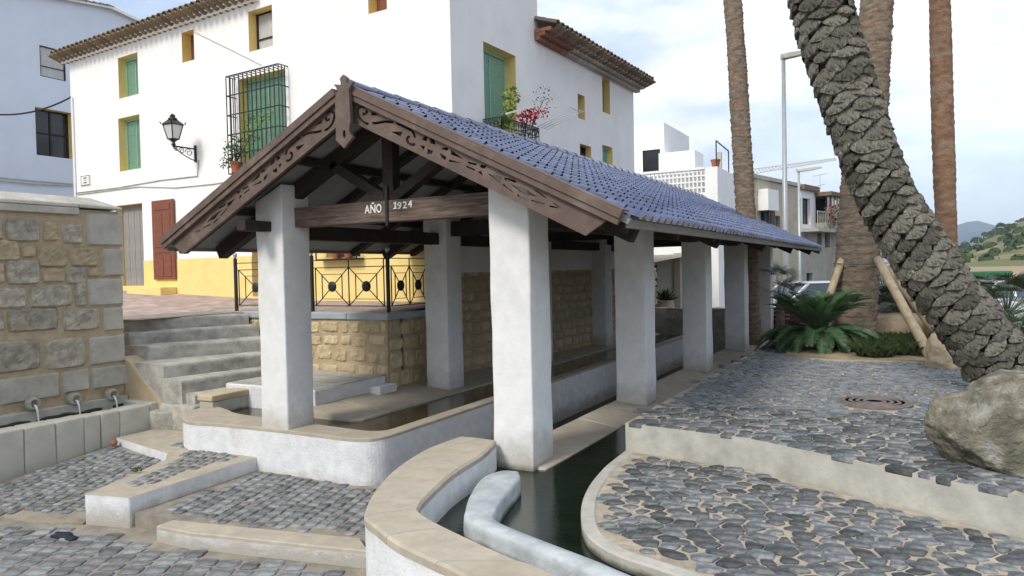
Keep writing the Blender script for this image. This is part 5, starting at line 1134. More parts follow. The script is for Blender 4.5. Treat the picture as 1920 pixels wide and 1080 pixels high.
# fan palms
def fan_leaf(seed, n=25, r=.40):
    rg = random.Random(seed); m = MB()
    for i in range(n):
        a = -1.75+3.5*i/(n-1); d = Vector((cos(a), sin(a), 0)); l = r*rg.uniform(.85,1.1)*(1-.12*abs(a)); s = Vector((-sin(a),cos(a),0)); fold = Vector((0,0,.02))
        tip = d*l+Vector((0,0,-.10*l*rg.uniform(.3,2)))
        m.add([Vector((0,0,0)), d*l*.5-s*.010+fold*.3, tip, d*l*.5+s*.010+fold*.3], [(0,1,2,3)])
    return m.build('fan_leaf', 'fan_green', mesh_only=True)
fls = [fan_leaf(i) for i in range(4)]
def fan_palm(base, h, n, sc, label, seed, trunk_h=.3, spread=1.0):
    t = thing('fan_palm', tuple(base), label, 'fan palm'); rg = random.Random(seed); b = Vector(base)
    MB().tube([b, b+Vector((0,0,trunk_h))], [.13,.10], 10).build('trunk', 'bark', t)
    st_ = MB()
    for i in range(n):
        a = i*2.39996; e = 1.45-1.35*(i/n)*spread+rg.uniform(-.1,.1); L = h*rg.uniform(.7,1.1); d = Vector((cos(a)*cos(e), sin(a)*cos(e), sin(e))); p0 = b+Vector((0,0,trunk_h)); p1 = p0+d*L
        st_.tube([p0, p0+d*L*.5+Vector((0,0,.03)), p1], [.010,.008,.006], 4); inst('fan_leaf', rg.choice(fls), p1, t, (rg.uniform(-.5,.5), -e*.55+.15+rg.uniform(-.3,.3), a), (sc*rg.uniform(.8,1.15),)*3)
    st_.build('leaf_stalks', 'fan_green', t); return t
fan_palm((P(1888,600,D=12).x, P(1888,600,D=12).y, -1.5), .6, 34, 1.1, 'tall fan palm with spiky grey green leaves right of the leaning trunk', 1, .55)
c_ = P(1915,650,D=10); fan_palm((c_.x,c_.y,-1.5), .5, 30, 1.0, 'low bushy fan palm below the tall fan palm', 2, .1)
c_ = P(1690,600,D=15); fan_palm((c_.x,c_.y,-1.5), .8, 34, 1.3, 'dense fan palm growing between the prop poles', 3, .15)
c_ = P(1735,600,D=15.5); fan_palm((c_.x,c_.y,-1.5), .75, 30, 1.2, 'fan palm under the leaning trunk behind the planter stones', 4, .15)
c_ = P(1655,590,D=17); fan_palm((c_.x,c_.y,-1.6), .9, 30, 1.3, 'fan palm half hidden behind the thick palm', 5, .3)
c_ = P(1462,560,D=18.5); fan_palm((c_.x,c_.y,-1.7), .8, 20, 1.1, 'spiky fan palm growing beside the far pillar', 6, .7)
# potted plant and far end wall of the wash house
MB().rbox(-6.9,-3.0,19.75,20.1,-2.6,-1.15,.03,.25,.03,3).build('end_wall', 'step_stone', None, 'low dark stone wall closing the far end of the basin', 'wall', smooth=True)
pp = P(1247,598,Y=20.6); pt = thing('potted_plant', (pp.x,pp.y,pp.z), 'whitewashed clay pot with spiky green plant beyond the basin', 'potted plant')
M('pot', (.55,.44,.38), (.40,.27,.21), 4, .4, 30, .9, .15)
MB().lathe((pp.x,pp.y,pp.z), [(.16,0),(.24,.08),(.29,.28),(.27,.44),(.24,.50),(.27,.54),(.22,.55),(.20,.50)], 18).build('pot', 'pot', pt, smooth=True)
m = MB(); rg = random.Random(3)
for i in range(90):
    a = rg.uniform(0,2*pi); e = rg.uniform(.3,1.5); L = rg.uniform(.3,.55); d = Vector((cos(a)*cos(e), sin(a)*cos(e), sin(e))); s = Vector((-sin(a),cos(a),0))*.02; b = Vector((pp.x,pp.y,pp.z+.5))
    m.add([b-s, b+s, b+d*L*.6+s, b+d*L-Vector((0,0,.1*L)), b+d*L*.6-s], [(0,1,2,3,4)])
m.build('leaves', 'leaf', pt)
MB().rbox(pp.x-.8,pp.x+1.6,pp.y-.3,pp.y+.5,-2.6,pp.z,.05,.3,.04,2).build('rock_ledge', 'step_stone', None, 'rough rock ledge carrying the clay pot', 'ledge', smooth=True)
# balcony and window plants: leaf clouds
def leafcloud(name, c, r, n, mats, parent, seed, size=.05, fl=None):
    rg = random.Random(seed); m = MB()
    for i in range(n):
        u = Vector((rg.gauss(0,1), rg.gauss(0,1), rg.gauss(0,1))).normalized()*rg.random()**.5; p = Vector(c)+Vector((u.x*r[0], u.y*r[1], u.z*r[2])); a = Vector((rg.uniform(-1,1),rg.uniform(-1,1),rg.uniform(-.6,1))).normalized(); b = a.orthogonal().normalized(); s = size*rg.uniform(.6,1.3)
        m.add([p, p+a*s*.5+b*s*.28, p+a*s, p+a*s*.5-b*s*.28], [(0,1,2,3)], 0, rg.uniform(-.25,.25))
    return m.build(name, mats, parent)
def pot_thing(c, r, h, label, cl, name='flower_pot', cat='potted plant'):
    t = thing(name, tuple(c), label, cat); MB().lathe(tuple(c), [(r*.7,0),(r,h*.85),(r*1.1,h*.86),(r*1.1,h),(r*.9,h)], 14).build('pot', 'terracotta', t, smooth=False)
    for i, (dx, dy, dz, rr_, n, mt, sz) in enumerate(cl):
        leafcloud('foliage' if mt != 'petal_red' else 'flowers', (c[0]+dx, c[1]+dy, c[2]+dz), rr_, n, mt, t, i+3, sz)
    m = MB(); rg = random.Random(2)
    for i, (dx, dy, dz, rr_, n, mt, sz) in enumerate(cl):
        m.tube([Vector(c)+Vector((0,0,h)), Vector(c)+Vector((dx*.5,dy*.5,h+(dz-h)*.6)), Vector(c)+Vector((dx,dy,dz))], [.012,.009,.006], 4)
    m.build('stem', 'leaf', t); return t
b_in = HC+UP*(bz-.008)
pot_thing(b_in+US*(b0+.22)+NS*.38, .13, .24, 'leafy yellow green pot plant at the near end of the balcony', [(0,0,.6,(.18,.18,.3),130,'leaf_light',.10),(.05,.05,1.15,(.2,.2,.25),70,'leaf_light',.09),(0,.05,.9,(.12,.12,.3),60,'leaf_light',.08)])
pot_thing(b_in+US*(b1-.55)+NS*.36, .13, .24, 'pot plant with crimson flowers on the balcony', [(0,0,.5,(.12,.12,.3),60,'leaf',.07),(.05,.1,.92,(.22,.26,.16),150,'petal_red',.075),(.15,.4,1.05,(.2,.3,.15),70,'petal_red',.06),(.2,.55,1.35,(.25,.35,.25),60,'leaf',.05)])
q = ops[4][0]
pot_thing(HC+UF*(q[1]-.1)+NF*.2+UP*(gz0+.013), .12, .22, 'trailing green plant in the barred window', [(.0,.0,.45,(.35,.12,.30),170,'leaf',.07),(.5,-.05,.75,(.35,.12,.4),120,'leaf_light',.06),(.9,-.03,1.0,(.3,.1,.35),80,'leaf_light',.055),(-.15,-.1,.2,(.25,.12,.15),70,'leaf',.06),(.0,-.1,.65,(.2,.1,.2),8,'petal_red',.05)])
q = ops[8][0]
for i, s in enumerate((.25,.6)): pot_thing(HC+UF*(q[0]+(q[1]-q[0])*s)+NF*.1+UP*(q[2]-.03), .09, .15, ('red clay pot with short green leaves on the iron sill','second red clay pot with drooping leaves on the iron sill')[i], [(0,0,.25,(.1,.08,.12),50,'leaf',.06)])
# small weed on the step
c_ = P(255,885,Z=-2.105); wd = leafcloud('weed', (c_.x,c_.y,-2.085), (.07,.05,.025), 40, 'leaf', None, 9, .035); setp(wd, 'small green weed sprouting on the step border', 'weed')
# little things on the ground
c_ = P(214,835,Z=-2.19); rock('fallen_fruit', (c_.x,c_.y,c_.z+.035), (.05,.045,.04), 'terracotta', 'small orange fruit lying against the trough', 'fruit', 2, sub=2)
c_ = P(466,688,Z=-1.43); rock('dry_leaf', (c_.x,c_.y,-1.405), (.07,.05,.015), 'terracotta', 'brown dry leaf lying on a stair tread', 'leaf', 4, sub=2, amp=.6)
c_ = P(835,945,Z=-1.87); rock('litter', (c_.x,c_.y,-1.866), (.05,.03,.015), 'letter', 'scrap of pale litter floating by the channel wall', 'litter', 6, sub=2, amp=.6)
M('dark_patch', (.03,.035,.045), None, 8, .5, 30, .8, .2); c_ = P(118,1004,Z=-2.40); rock('rag', (c_.x,c_.y,-2.402), (.16,.07,.022), 'dark_patch', 'dark rag lying on the sett paving', 'rag', 5, sub=3, amp=.7)
# ================================================================ STREET BEHIND
MB().add([(-6,20.6,-1.944),(60,20.6,-1.944),(60,80,-1.944),(-6,80,-1.944)], [(0,1,2,3)]).build('street', 'asphalt', kind='structure')
M('beige_wall', (.52,.47,.36), (.42,.38,.29), 1.2, .4, 12, .95, .1, stain=(.30,.28,.23), ssc=.5, samt=.6); M('grey_wall', (.44,.42,.37), (.33,.31,.27), 1.5, .4, 12, .95, .1, stain=(.22,.21,.19), ssc=.6, samt=.6)
def wbox(parent, name, x0, x1, y0, y1, z0, z1, mat, bev=0): return MB().box(min(x0,x1),max(x0,x1),min(y0,y1),max(y0,y1),z0,z1).build(name, mat, parent, bev=bev)
# white terrace house
th = thing('terrace_house', (-9,30,-1.9), 'white flat roofed house with lattice terrace beyond the pavilion', 'house'); Yt = 27.0
xc = P(1345,320,Y=Yt).x; zt = P(1345,312,Y=Yt).z; xl_ = xc-7.5; yb_ = 31
wbox(th, 'wall', xl_, xc, Yt, yb_, -1.9, zt-.95, 'white_wall')
# lattice parapet built from bars
k = MB(); la0, la1 = xc-3.2, xc-.45; lz0, lz1 = zt-.95, zt-.06; n1_ = 18
for i in range(n1_+1): k.box(la0+(la1-la0)*i/n1_-.025, la0+(la1-la0)*i/n1_+.025, Yt+.02, Yt+.12, lz0, lz1)
for j in range(5): z = lz0+(lz1-lz0)*j/4; k.box(la0, la1, Yt+.015, Yt+.125, z-.03, z+.03)
k.build('lattice', 'white_wall', th)
wbox(th, 'parapet', xc-.45, xc, Yt, yb_, lz0+.001, zt, 'white_wall'); wbox(th, 'parapet', xl_, la0, Yt, Yt+.2, lz0+.001, zt, 'white_wall'); wbox(th, 'parapet', la0, la1, Yt+.3, Yt+.34, lz0+.001, lz1-.05, 'white_wall'); wbox(th, 'coping', la0-.1, xc-.46, Yt-.02, Yt+.16, lz1+.001, zt+.03, 'white_wall')
Yu = 30.0; xu = P(1245,260,Y=Yu).x; zu = P(1245,229,Y=Yu).z; o_u = Vector((xu-4.5, Yu, 0)); uw = (P(1205,300,Y=Yu).x-o_u.x, P(1238,300,Y=Yu).x-o_u.x, P(1220,324,Y=Yu).z, P(1220,281,Y=Yu).z)
wall_grid(o_u, Vector((1,0,0)), Vector((0,-1,0)), 4.5, zt-1.2, zu, [uw], 'white_wall', th); opening(o_u, Vector((1,0,0)), Vector((0,-1,0)), uw, .1, th, 'brown_paint', 'none')
m = MB(); m.add([(xu,Yu,zt-1.2),(xu,Yu+4,zt-1.2),(xu,Yu+4,zu),(xu,Yu,zu),(xu-4.5,Yu,zu),(xu-4.5,Yu+4,zu)], [(0,1,2,3),(3,2,5,4)]); m.build('wall', 'white_wall', th)
wbox(th, 'stair_house', xc-2.9, xc-1.4, Yt+2.2, Yt+3.6, zt-.9, zt+1.05, 'white_wall'); 
k = MB(); px_ = P(1352,290,Y=Yt+.3); k.bar((xc-.1,Yt+.3,zt-.02),(xc-.1,Yt+.3,zt+1.0),.04); k.bar((xc-.1,Yt+2.4,zt-.02),(xc-.1,Yt+2.4,zt+.9),.04); k.bar((xc-.1,Yt+.3,zt+1.0),(xc-.1,Yt+2.4,zt+.9),.04); k.build('clothes_frame', 'iron', th)
pt2 = thing('flower_pot', (xc-.2,Yt+.6,zt), 'red clay pot on the white terrace parapet', 'pot'); MB().lathe((xc-.2,Yt+.6,zt), [(.12,0),(.17,.28),(.19,.29),(.19,.34),(.15,.34)], 12).build('pot', 'terracotta', pt2)
wbox(th, 'door', P(1229,540,Y=Yt).x-.3, P(1233,540,Y=Yt).x, Yt-.03, Yt+.01, -1.9, P(1231,497,Y=Yt).z, 'brown_door'); 
wbox(th, 'pilaster', P(1266,540,Y=Yt).x, P(1277,540,Y=Yt).x, Yt-.12, Yt+.02, -1.9, P(1270,474,Y=Yt).z, 'beige_wall')
# beige apartment building, turned towards the street
AB = radians(12.7); UB = Vector((sin(AB),cos(AB),0)); NB = Vector((cos(AB),-sin(AB),0)); OB = P(1405,400,D=38); OB.z = 0
ab = thing('beige_building', (OB.x,OB.y,-1.9), 'weathered beige apartment block with balconies behind the street lamp', 'building')
def bu(x, y): p = onplane(x, y, OB, NB); return ((p-OB).dot(UB), p.z)
def brect(x0, y0, x1, y1): return rect(bu, x0, y0, x1, y1)
def bbox(nm, q, d0, d1, mat): 
    c = OB+UB*((q[0]+q[1])/2)+NB*((d0+d1)/2)+UP*((q[2]+q[3])/2); return MB().obox(c, UB, UP, NB, (q[1]-q[0])/2, (q[3]-q[2])/2, (d1-d0)/2).build(nm, mat, ab)
W_B = bu(1500,450)[0]; zB = bu(1450,341)[1]; W_C = bu(1528,450)[0]; W_D = bu(1562,450)[0]; zCt = bu(1514,358)[1]; zDt = bu(1545,372)[1]
bo_ = [brect(1426,393,1441,420), brect(1454,405,1463,445)]
wall_grid(OB, UB, NB, W_B, -2, zB, bo_, 'beige_wall', ab)
for q in bo_: opening(OB, UB, NB, q, .25, ab, 'grey_wall', 'none')
co_ = [brect(1503,372,1518,430)]; wall_grid(OB+UB*W_B+NB*.06, UB, NB, W_C-W_B, bu(1514,436)[1], zCt, [(co_[0][0]-W_B,co_[0][1]-W_B,co_[0][2]+.3,co_[0][3])], 'white_wall', ab); opening(OB+NB*.06, UB, NB, (co_[0][0],co_[0][1],co_[0][2]+.3,co_[0][3]), .25, ab, 'white_wall', 'sash')
do_ = [brect(1533,437,1541,462), brect(1547,436,1556,464), brect(1512,512,1524,530)]
wall_grid(OB+UB*W_B, UB, NB, W_D-W_B, -2, bu(1514,436)[1]-.01, [(q[0]-W_B,q[1]-W_B,q[2],q[3]) for q in do_], 'grey_wall', ab)
for q in do_: opening(OB, UB, NB, q, .25, ab, 'grey_wall', 'none')
bbox('gallery_wall', (W_C, W_D, bu(1545,436)[1], bu(1545,420)[1]), -.5, .9, 'grey_wall')
go_ = (W_C+.05, W_D, bu(1545,419)[1], zDt)
bbox('gallery_back', go_, -.6, -.5, 'dark_wood')
for i in range(7):
    s = go_[0]+(go_[1]-go_[0])*i/6; bbox('gallery_post', (s-.07, s+.07, go_[2], go_[3]), .75, .85, 'grey_wall')
for i in (0,1,3,5): s = go_[0]+(go_[1]-go_[0])*(i+.5)/6; bbox('gallery_pane', (s-.45, s+.45, go_[2]+.9, go_[3]), .78, .8, 'white_wall' if i else 'dark_glass')
bbox('gallery_sill', (go_[0],go_[1],go_[2],go_[2]+.95), .72, .82, 'grey_wall'); bbox('gallery_roof', (go_[0]-.2,go_[1]+.3,go_[3],go_[3]+.25), -.6, 1.1, 'tile_clay')
bbox('roof_edge', (-.1, W_B, zB, zB+.2), -.5, .12, 'conc'); bbox('roof_edge', (W_B+.01, W_C+.1, zCt, zCt+.3), -.5, .3, 'tile_clay')
q = brect(1503,430,1536,436); bbox('balcony_slab', q, .06, 1.0, 'conc'); k = MB()
for i in range(12):
    s = q[0]+(q[1]-q[0])*i/11; k.bar(OB+UB*s+NB*.95+UP*q[3], OB+UB*s+NB*.95+UP*(q[3]+1), .04)
k.bar(OB+UB*q[0]+NB*.95+UP*(q[3]+1), OB+UB*q[1]+NB*.95+UP*(q[3]+1), .06); k.build('balcony_railing', 'conc', ab)
leafcloud('balcony_flowers', tuple(OB+UB*(q[1]-.8)+NB*1.0+UP*(q[3]+.9)), (.6,.6,.7), 70, 'petal_red', ab, 3, .2); leafcloud('balcony_foliage', tuple(OB+UB*(q[1]-.8)+NB*1.0+UP*(q[3]+.7)), (.7,.7,.8), 120, 'leaf', ab, 4, .2)
bbox('white_annex', brect(1420,357,1440,396), .02, .6, 'white_wall'); q = brect(1424,393,1442,422); k = MB()
for i in range(8): s = q[0]+(q[1]-q[0])*i/7; k.bar(OB+UB*s+NB*.3+UP*q[2], OB+UB*s+NB*.3+UP*q[3], .05)
k.build('window_bars', 'iron', ab)
m = MB(); a_ = OB+UP*-2; m.add([a_, a_-NB*9, a_-NB*9+UP*(zB+2), a_+UP*(zB+2)], [(0,1,2,3)]); e_ = OB+UB*W_D+UP*-2; m.add([e_, e_-NB*9, e_-NB*9+UP*(zCt+2), e_+UP*(zCt+2)], [(0,1,2,3)]); m.add([OB+UP*zB, OB+UB*W_B+UP*zB, OB+UB*W_B-NB*9+UP*zB, OB-NB*9+UP*zB], [(0,1,2,3)]); m.build('rear_wall', 'beige_wall', ab)
wb = thing('far_white_house', (0,0,0), 'plain white house past the beige apartment block', 'house'); wb.location = tuple(OB+UB*(W_D+3)+UP*-2); WL[wb.name] = wb.location.copy()
q0 = OB+UB*(W_D+4.2)-NB*1; MB().obox(q0+UP*(bu(1572,402)[1]/2-1), UB, UP, NB, 4.0, bu(1572,402)[1]/2+1, 3).build('wall', 'white_wall', wb); MB().obox(q0+UP*(bu(1572,402)[1]+.1), UB, UP, NB, 4.2, .1, 3.3).build('roof', 'tile_clay', wb)
for s in (-2,0,2): 
    for z in (1.0,3.4): MB().obox(q0+UB*s+NB*3.0+UP*z, UB, UP, NB, .45, .7, .04).build('window', 'dark_glass', wb)
# white block visible left of the beige one
wl = thing('narrow_white_house', tuple(OB-UB*2.2+UP*-2), 'narrow white house between terrace house and beige block', 'house'); q0 = OB-UB*2.4-NB*2.9; MB().obox(q0+UP*(zB*.5-1.1), UB, UP, NB, 2.3, zB*.5+.9, 3).build('wall', 'white_wall', wl)
for z in (zB-2.2, zB-5): MB().obox(q0+UB*.9+NB*3.0+UP*z, UB, UP, NB, .3, .6, .05).build('window', 'dark_glass', wl)
# aerials
def aerial(base, h, label, seed):
    k = MB(); b = Vector(base); k.bar(b, b+UP*h, .035); rg = random.Random(seed)
    for z, l in ((h*.97,.9),(h*.7,.7)):
        k.bar(b+UP*z-Vector((l/2,0,.05)), b+UP*z+Vector((l/2,0,.08)), .025)
        for i in range(7): c = b+UP*z+Vector((l*(i/6-.5),0,.13*(i/6)-.05)); k.bar(c-Vector((0,.22,0)), c+Vector((0,.22,0)), .015)
    k.build('tv_aerial', 'steel', None, label, 'aerial')
aerial((xu-2.9,Yu+1,zu), 2.2, 'thin TV aerial on the white terrace house roof', 1)
aerial(tuple(HC+US*(sa-.5)+UP*7.58-NS*.6), .7, 'thin TV aerial on the tall part of the white house', 2)
aerial(tuple(OB+UB*(W_D+.6)-NB*1+UP*(bu(1572,402)[1]+.2)), 2.6, 'bent TV aerial beside the wooden gallery', 3)
# street lamps
def lamp(px, ytop, D, label, hl):
    b = P(px, 540, D=D); z1 = P(px, ytop, D=D).z; t = thing('street_lamp', (b.x,b.y,-1.94), label, 'street lamp')
    MB().tube([(b.x,b.y,-1.94),(b.x,b.y,-.9),(b.x,b.y,z1)], [.085,.08,.055], 14).build('pole', 'steel', t, smooth=True)
    d = _R2.copy(); d.z = 0; d.normalize(); e = Vector((b.x,b.y,z1)); m = MB(); sd = Vector((-d.y,d.x,0)); vs = []
    for s, w_, h0, h1 in ((-.10*hl,.07,-.02,.10),(.1*hl,.14,-.03,.13),(.9*hl,.12,.06,.20),(1.25*hl,.05,.14,.22)):
        c = e+d*s; vs += [c-sd*w_+UP*h0, c+sd*w_+UP*h0, c+sd*w_*.7+UP*h1, c-sd*w_*.7+UP*h1]
    m.add(vs, [(0,1,2,3)]+[(i*4+j, i*4+(j+1)%4, i*4+4+(j+1)%4, i*4+4+j) for i in range(3) for j in range(4)]+[(15,14,13,12)]); m.build('lamp_head', 'beige_lamp', t, bev=.02)
M('beige_lamp', (.50,.48,.40), (.44,.42,.35), 5, .05, 20, .5, .3)
lamp(1474,112,20.5,'tall grey street lamp rising behind the end of the blue roof',.55); lamp(1500,322,36,'distant slim street lamp before the beige apartment block',.9)
# crane jib
k = MB(); a_, b_ = P(1400,328,D=160), P(1568,300,D=160); n_ = 26
for o in (Vector((0,0,0)), UP*1.1): k.bar(a_+o, b_+o*(.35), .16)
for i in range(n_): k.bar(a_.lerp(b_, i/n_), a_.lerp(b_,(i+.5)/n_)+UP*1.1*(1-.65*(i+.5)/n_), .09); k.bar(a_.lerp(b_,(i+.5)/n_)+UP*1.1*(1-.65*(i+.5)/n_), a_.lerp(b_,(i+1)/n_), .09)
c_ = a_+(a_-b_)*.3; k.bar(c_, a_, .16); k.bar((c_.x,c_.y,-1.9), (c_.x,c_.y,c_.z+6), .9); k.build('tower_crane', 'conc', None, 'pale tower crane jib far behind the houses', 'crane')
# cars
M('car_white', (.78,.79,.80), (.75,.76,.77), 3, 0, 10, .25, .5, coat=.5); M('tyre', (.02,.02,.02), None, 9, .2, 40, .9, .1); M('car_glass', (.05,.075,.095), (.04,.06,.08), 2, 0, 10, .05, .6); M('tail_red', (.4,.02,.02), None, 3, 0, 10, .3, .5)
def car(loc, rz, label, L=4.2, W=1.66, H=1.40):
    t = thing('parked_car', loc, label, 'car', None, rz); h0, hb = .28, .86
    sec = [(-L/2,.50,.78,.80),(-L/2+.12,.34,.88,.93),(-L/2+.95,.28,.93,1),(-.2,.27,.93,1),(.9,.28,.92,1),(L/2-.9,.28,.88,1),(L/2-.15,.34,.76,.93),(L/2,.46,.68,.82)]
    m = MB(); vs = []
    for x, zb, zt_, k in sec:
        w_ = W/2*k; vs += [(x,-w_*.94,zb),(x,w_*.94,zb),(x,w_,zb+.2),(x,w_,zt_-.12),(x,w_*.93,zt_),(x,-w_*.93,zt_),(x,-w_,zt_-.12),(x,-w_,zb+.2)]
    n = 8; m.add(vs, [tuple(range(n-1,-1,-1))]+[(i*n+j, i*n+(j+1)%n, (i+1)*n+(j+1)%n, (i+1)*n+j) for i in range(len(sec)-1) for j in range(n)]+[tuple(range((len(sec)-1)*n, len(sec)*n))]); m.build('body', 'car_white', t, local=True, bev=.03)
    # cabin: roof and pillars over a glass house
    xa, xb, xc_, xd = -L/2+.55, -L/2+1.0, .45, 1.15; wb_, wt = W/2*.90, W/2*.74; gz0, gz1 = .89, H-.05
    g = MB(); vs = [(xa,-wb_,gz0),(xd,-wb_,gz0),(xc_,-wt,gz1),(xb,-wt,gz1),(xa,wb_,gz0),(xd,wb_,gz0),(xc_,wt,gz1),(xb,wt,gz1)]
    g.add(vs, [(0,1,2,3),(7,6,5,4),(1,5,6,2),(4,0,3,7)]); g.build('windows', 'car_glass', t, local=True)
    r = MB(); r.rbox(xb-.06,xc_+.08,-wt-.03,wt+.03,gz1-.01,H,.03,.4,0); r.build('roof', 'car_white', t, local=True, smooth=True)
    p = MB(); V = [Vector(v) for v in vs]
    for a, b in ((0,3),(1,2),(4,7),(5,6)): p.bar(V[a], V[b], .07, .06)
    for s in (-1,1):
        for x0, x1 in ((-.45,-.42),): p.bar((x0,s*wb_,gz0),(x1,s*wt,gz1), .08, .05)
        p.bar((xa,s*wb_,gz0),(xd,s*wb_,gz0),.05,.05)
    p.build('pillar', 'car_white', t, local=True)
    for s in (-1,1):
        for x in (-L/2+.78, L/2-.82):
            w_ = MB(); prof = [(.0,.0),(.19,.0),(.20,-.02),(.30,-.015),(.31,.01),(.31,.16),(.28,.18)]; vs2 = [(x+cos(2*pi*k/18)*r_, s*(W/2-.0-o), .31+sin(2*pi*k/18)*r_) for r_, o in prof for k in range(18)]
            w_.add(vs2, [(i*18+k, i*18+(k+1)%18, (i+1)*18+(k+1)%18, (i+1)*18+k) for i in range(len(prof)-1) for k in range(18)]); o = w_.build('wheel', 'tyre', t, local=True, smooth=True)
        MB().box(-L/2-.01,-L/2+.06,s*W*.30-.15,s*W*.30+.15,.60,.76).build('tail_light', 'tail_red', t, local=True); MB().box(L/2-.05,L/2+.01,s*W*.30-.16,s*W*.30+.16,.54,.66).build('headlight', 'lamp_glass', t, local=True)
        MB().box(.72,.82,s*(W/2+.02)-.06,s*(W/2+.02)+.10,.93,1.05).build('wing_mirror', 'iron', t, local=True)
    MB().box(L/2-.02,L/2+.05,-W*.42,W*.42,.36,.48).build('bumper', 'iron', t, local=True); MB().box(-L/2-.05,-L/2+.02,-W*.42,W*.42,.36,.50).build('bumper', 'iron', t, local=True)
    return t
p_ = P(1512,560,D=22.5); car((p_.x,p_.y,-1.95), YAW+radians(180)+radians(18), 'white older car parked beyond the cycad')
p_ = P(1870,545,D=20); car((p_.x,p_.y,-1.95), YAW+radians(25), 'white car parked behind the fan palms')
# slatted bench and green bins
p_ = P(1478,590,D=18.5); bn = thing('slatted_bench', (p_.x,p_.y,-1.95), 'dark red slatted wooden bench behind the cycad', 'bench', None, YAW); M('bench_red', (.13,.035,.028), None, 6, .3, 40, .6, .3)
for i in range(5): MB().box(-.95,.95,-.02,.02,.46+i*.105,.54+i*.105).build('backrest_slat', 'bench_red', bn, local=True, bev=.008)
for i in range(4): MB().box(-.95,.95,.06+i*.11,.15+i*.11,.42,.455).build('seat_slat', 'bench_red', bn, local=True, bev=.008)
for s in (-.75,.75): MB().box(s-.03,s+.03,-.06,.5,0,.42).build('leg', 'iron', bn, local=True); MB().box(s-.03,s+.03,-.06,-.021,.42,1.0).build('back_support', 'iron', bn, local=True)
M('bin_green', (.04,.16,.07), None, 5, .1, 40, .5, .3)
p_ = P(1838,520,D=30); bi2 = thing('recycling_bin', (p_.x,p_.y,-1.95), 'green recycling bin on the far side of the street', 'bin', None, YAW); MB().rbox(-.9,.9,-.6,.6,.1,1.25,.06,.5,0).build('tub', 'bin_green', bi2, local=True); MB().rbox(-.95,.95,-.65,.65,1.25,1.5,.08,.5,0).build('lid', 'bin_green', bi2, local=True)
# ================================================================ HILLS
def hill(name, az0, az1, r0, r1, prof, mat, n, m_, seed, rough):
    mb = MB(); vs = []
    for i in range(n+1):
        az = az0+(az1-az0)*i/n
        for j in range(m_+1):
            t = j/m_; r = r0+(r1-r0)*t; s = sin(pi*min(1,t*.62))**1.2; d = Vector((-sin(az), cos(az), 0))
            h = prof(az)*s+rough*s*(noise.noise(Vector((az*14, t*3, seed)))+.5*noise.noise(Vector((az*45, t*9, seed)))+.25*noise.noise(Vector((az*120, t*22, seed))))
            vs.append(d*r+Vector((0,0,-2+h)))
    mb.add(vs, [(i*(m_+1)+j, i*(m_+1)+j+1, (i+1)*(m_+1)+j+1, (i+1)*(m_+1)+j) for i in range(n) for j in range(m_)]); return mb.build(name, mat, kind='structure', smooth=True), vs
M('mountain_rock', (.08,.10,.105), (.05,.065,.075), .008, .6, .03, .95, .1, stain=(.2,.19,.17), ssc=.004, samt=.4, bdist=6)
M('hill_green', (.10,.13,.045), (.17,.15,.075), .03, .6, .2, .95, .1, stain=(.42,.33,.21), ssc=.02, samt=.9, bdist=1)
azp = lambda x: YAW-math.atan((x-960)/FPX)          # azimuth (left of +Y) of a photo column
def mprof(az):
    x = 960+FPX*tan(YAW-az) if -.9 < YAW-az < .9 else 2400
    pts = [(1000,60),(1500,70),(1700,120),(1780,195),(1830,225),(1865,200),(1895,165),(1920,185),(2100,260),(2400,200),(2900,120)]
    if x <= pts[0][0]: return 60
    for (a, b), (c, d) in zip(pts[:-1], pts[1:]):
        if a <= x <= c: return b+(d-b)*(x-a)/(c-a)
    return 120
hill('mountain', .35, -.75, 2600, 5600, mprof, 'mountain_rock', 110, 20, 3, 22)
def gprof(az):
    x = 960+FPX*tan(YAW-az); pts = [(1500,1),(1760,4),(1800,10),(1850,19),(1920,33),(2100,45),(2500,40)]
    if x <= 1500: return 1
    for (a, b), (c, d) in zip(pts[:-1], pts[1:]):
        if a <= x <= c: return b+(d-b)*(x-a)/(c-a)
    return 30
_, hv = hill('hillside', azp(1500), azp(2450), 260, 900, gprof, 'hill_green', 90, 24, 8, 1.6)
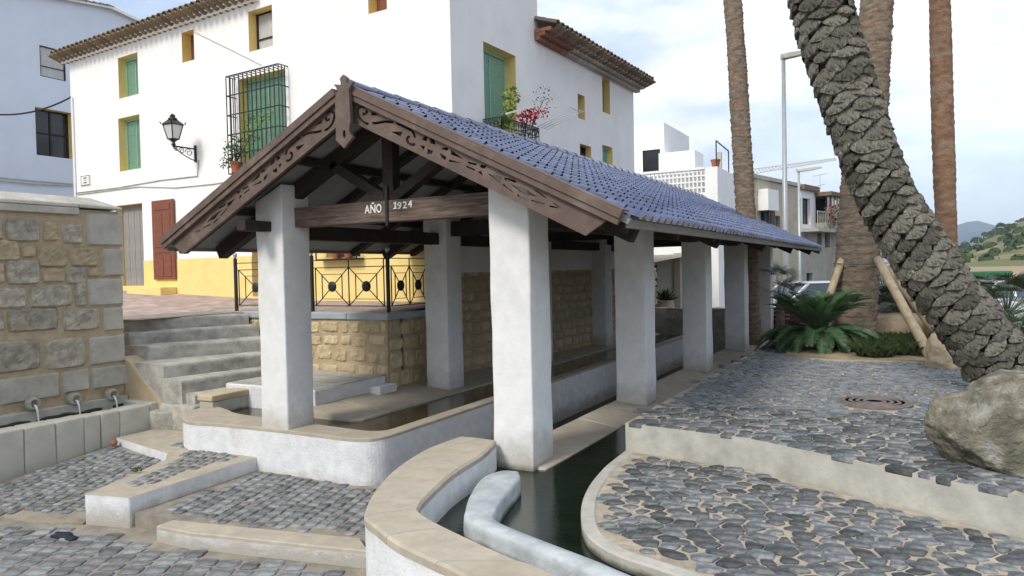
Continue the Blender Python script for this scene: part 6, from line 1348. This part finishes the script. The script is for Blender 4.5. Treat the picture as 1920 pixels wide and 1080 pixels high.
M('far_tree', (.055,.085,.028), (.03,.05,.016), .3, .3, 1, .9, .1, rnd=.2)
rg = random.Random(12); m = MB()
for i in range(900):
    v = rg.choice(hv[:int(len(hv))]); v = Vector(v); d = v.length
    if d > 700 or v.z < -.5: continue
    c = v+Vector((rg.uniform(-8,8),rg.uniform(-8,8),0)); r_ = rg.uniform(1.6,3.4); k = 26
    for q in range(k):
        u = Vector((rg.gauss(0,1),rg.gauss(0,1),abs(rg.gauss(0,.8)))).normalized(); p = c+Vector((u.x*r_,u.y*r_,u.z*r_*.9)); a = u.orthogonal().normalized()*r_*.42; b = u.cross(a).normalized()*r_*.42
        m.add([p-a, p+b, p+a, p-b], [(0,1,2,3)], 0, rg.uniform(-.25,.25))
m.build('hillside_scrub', 'far_tree', None, 'scattered scrub trees covering the green hillside', 'trees', kind='stuff')
rg = random.Random(14)
for i in range(14):
    az = azp(rg.uniform(1790,1835)); r_ = rg.uniform(900,1300); d = Vector((-sin(az),cos(az),0))*r_; w_ = rg.uniform(4,9); h = rg.uniform(5,12)
    t = thing('distant_house', (d.x,d.y,-2), 'tiny pale house of the far town below the mountain', 'house', 'houses of the far town'); MB().box(d.x-w_,d.x+w_,d.y-w_,d.y+w_,-2,h+4).build('wall', 'white_wall', t); MB().box(d.x-w_-.4,d.x+w_+.4,d.y-w_-.4,d.y+w_+.4,h+4,h+4.8).build('roof', 'tile_clay', t)
# air between here and the mountains
hz = MB().box(-6500,6500,-6500,6500,-3.2,420).build('haze', [], None, kind='stuff')
hm = bpy.data.materials.new('haze_air'); hm.use_nodes = True; hn = hm.node_tree; hn.nodes.clear(); ho = hn.nodes.new('ShaderNodeOutputMaterial'); hv_ = hn.nodes.new('ShaderNodeVolumePrincipled')
hv_.inputs['Color'].default_value = (.62,.76,.98,1); hv_.inputs['Density'].default_value = .0002; hn.links.new(hv_.outputs[0], ho.inputs['Volume']); hz.data.materials.append(hm)
setp(hz, 'pale blue haze in the air before the far mountains', 'haze')
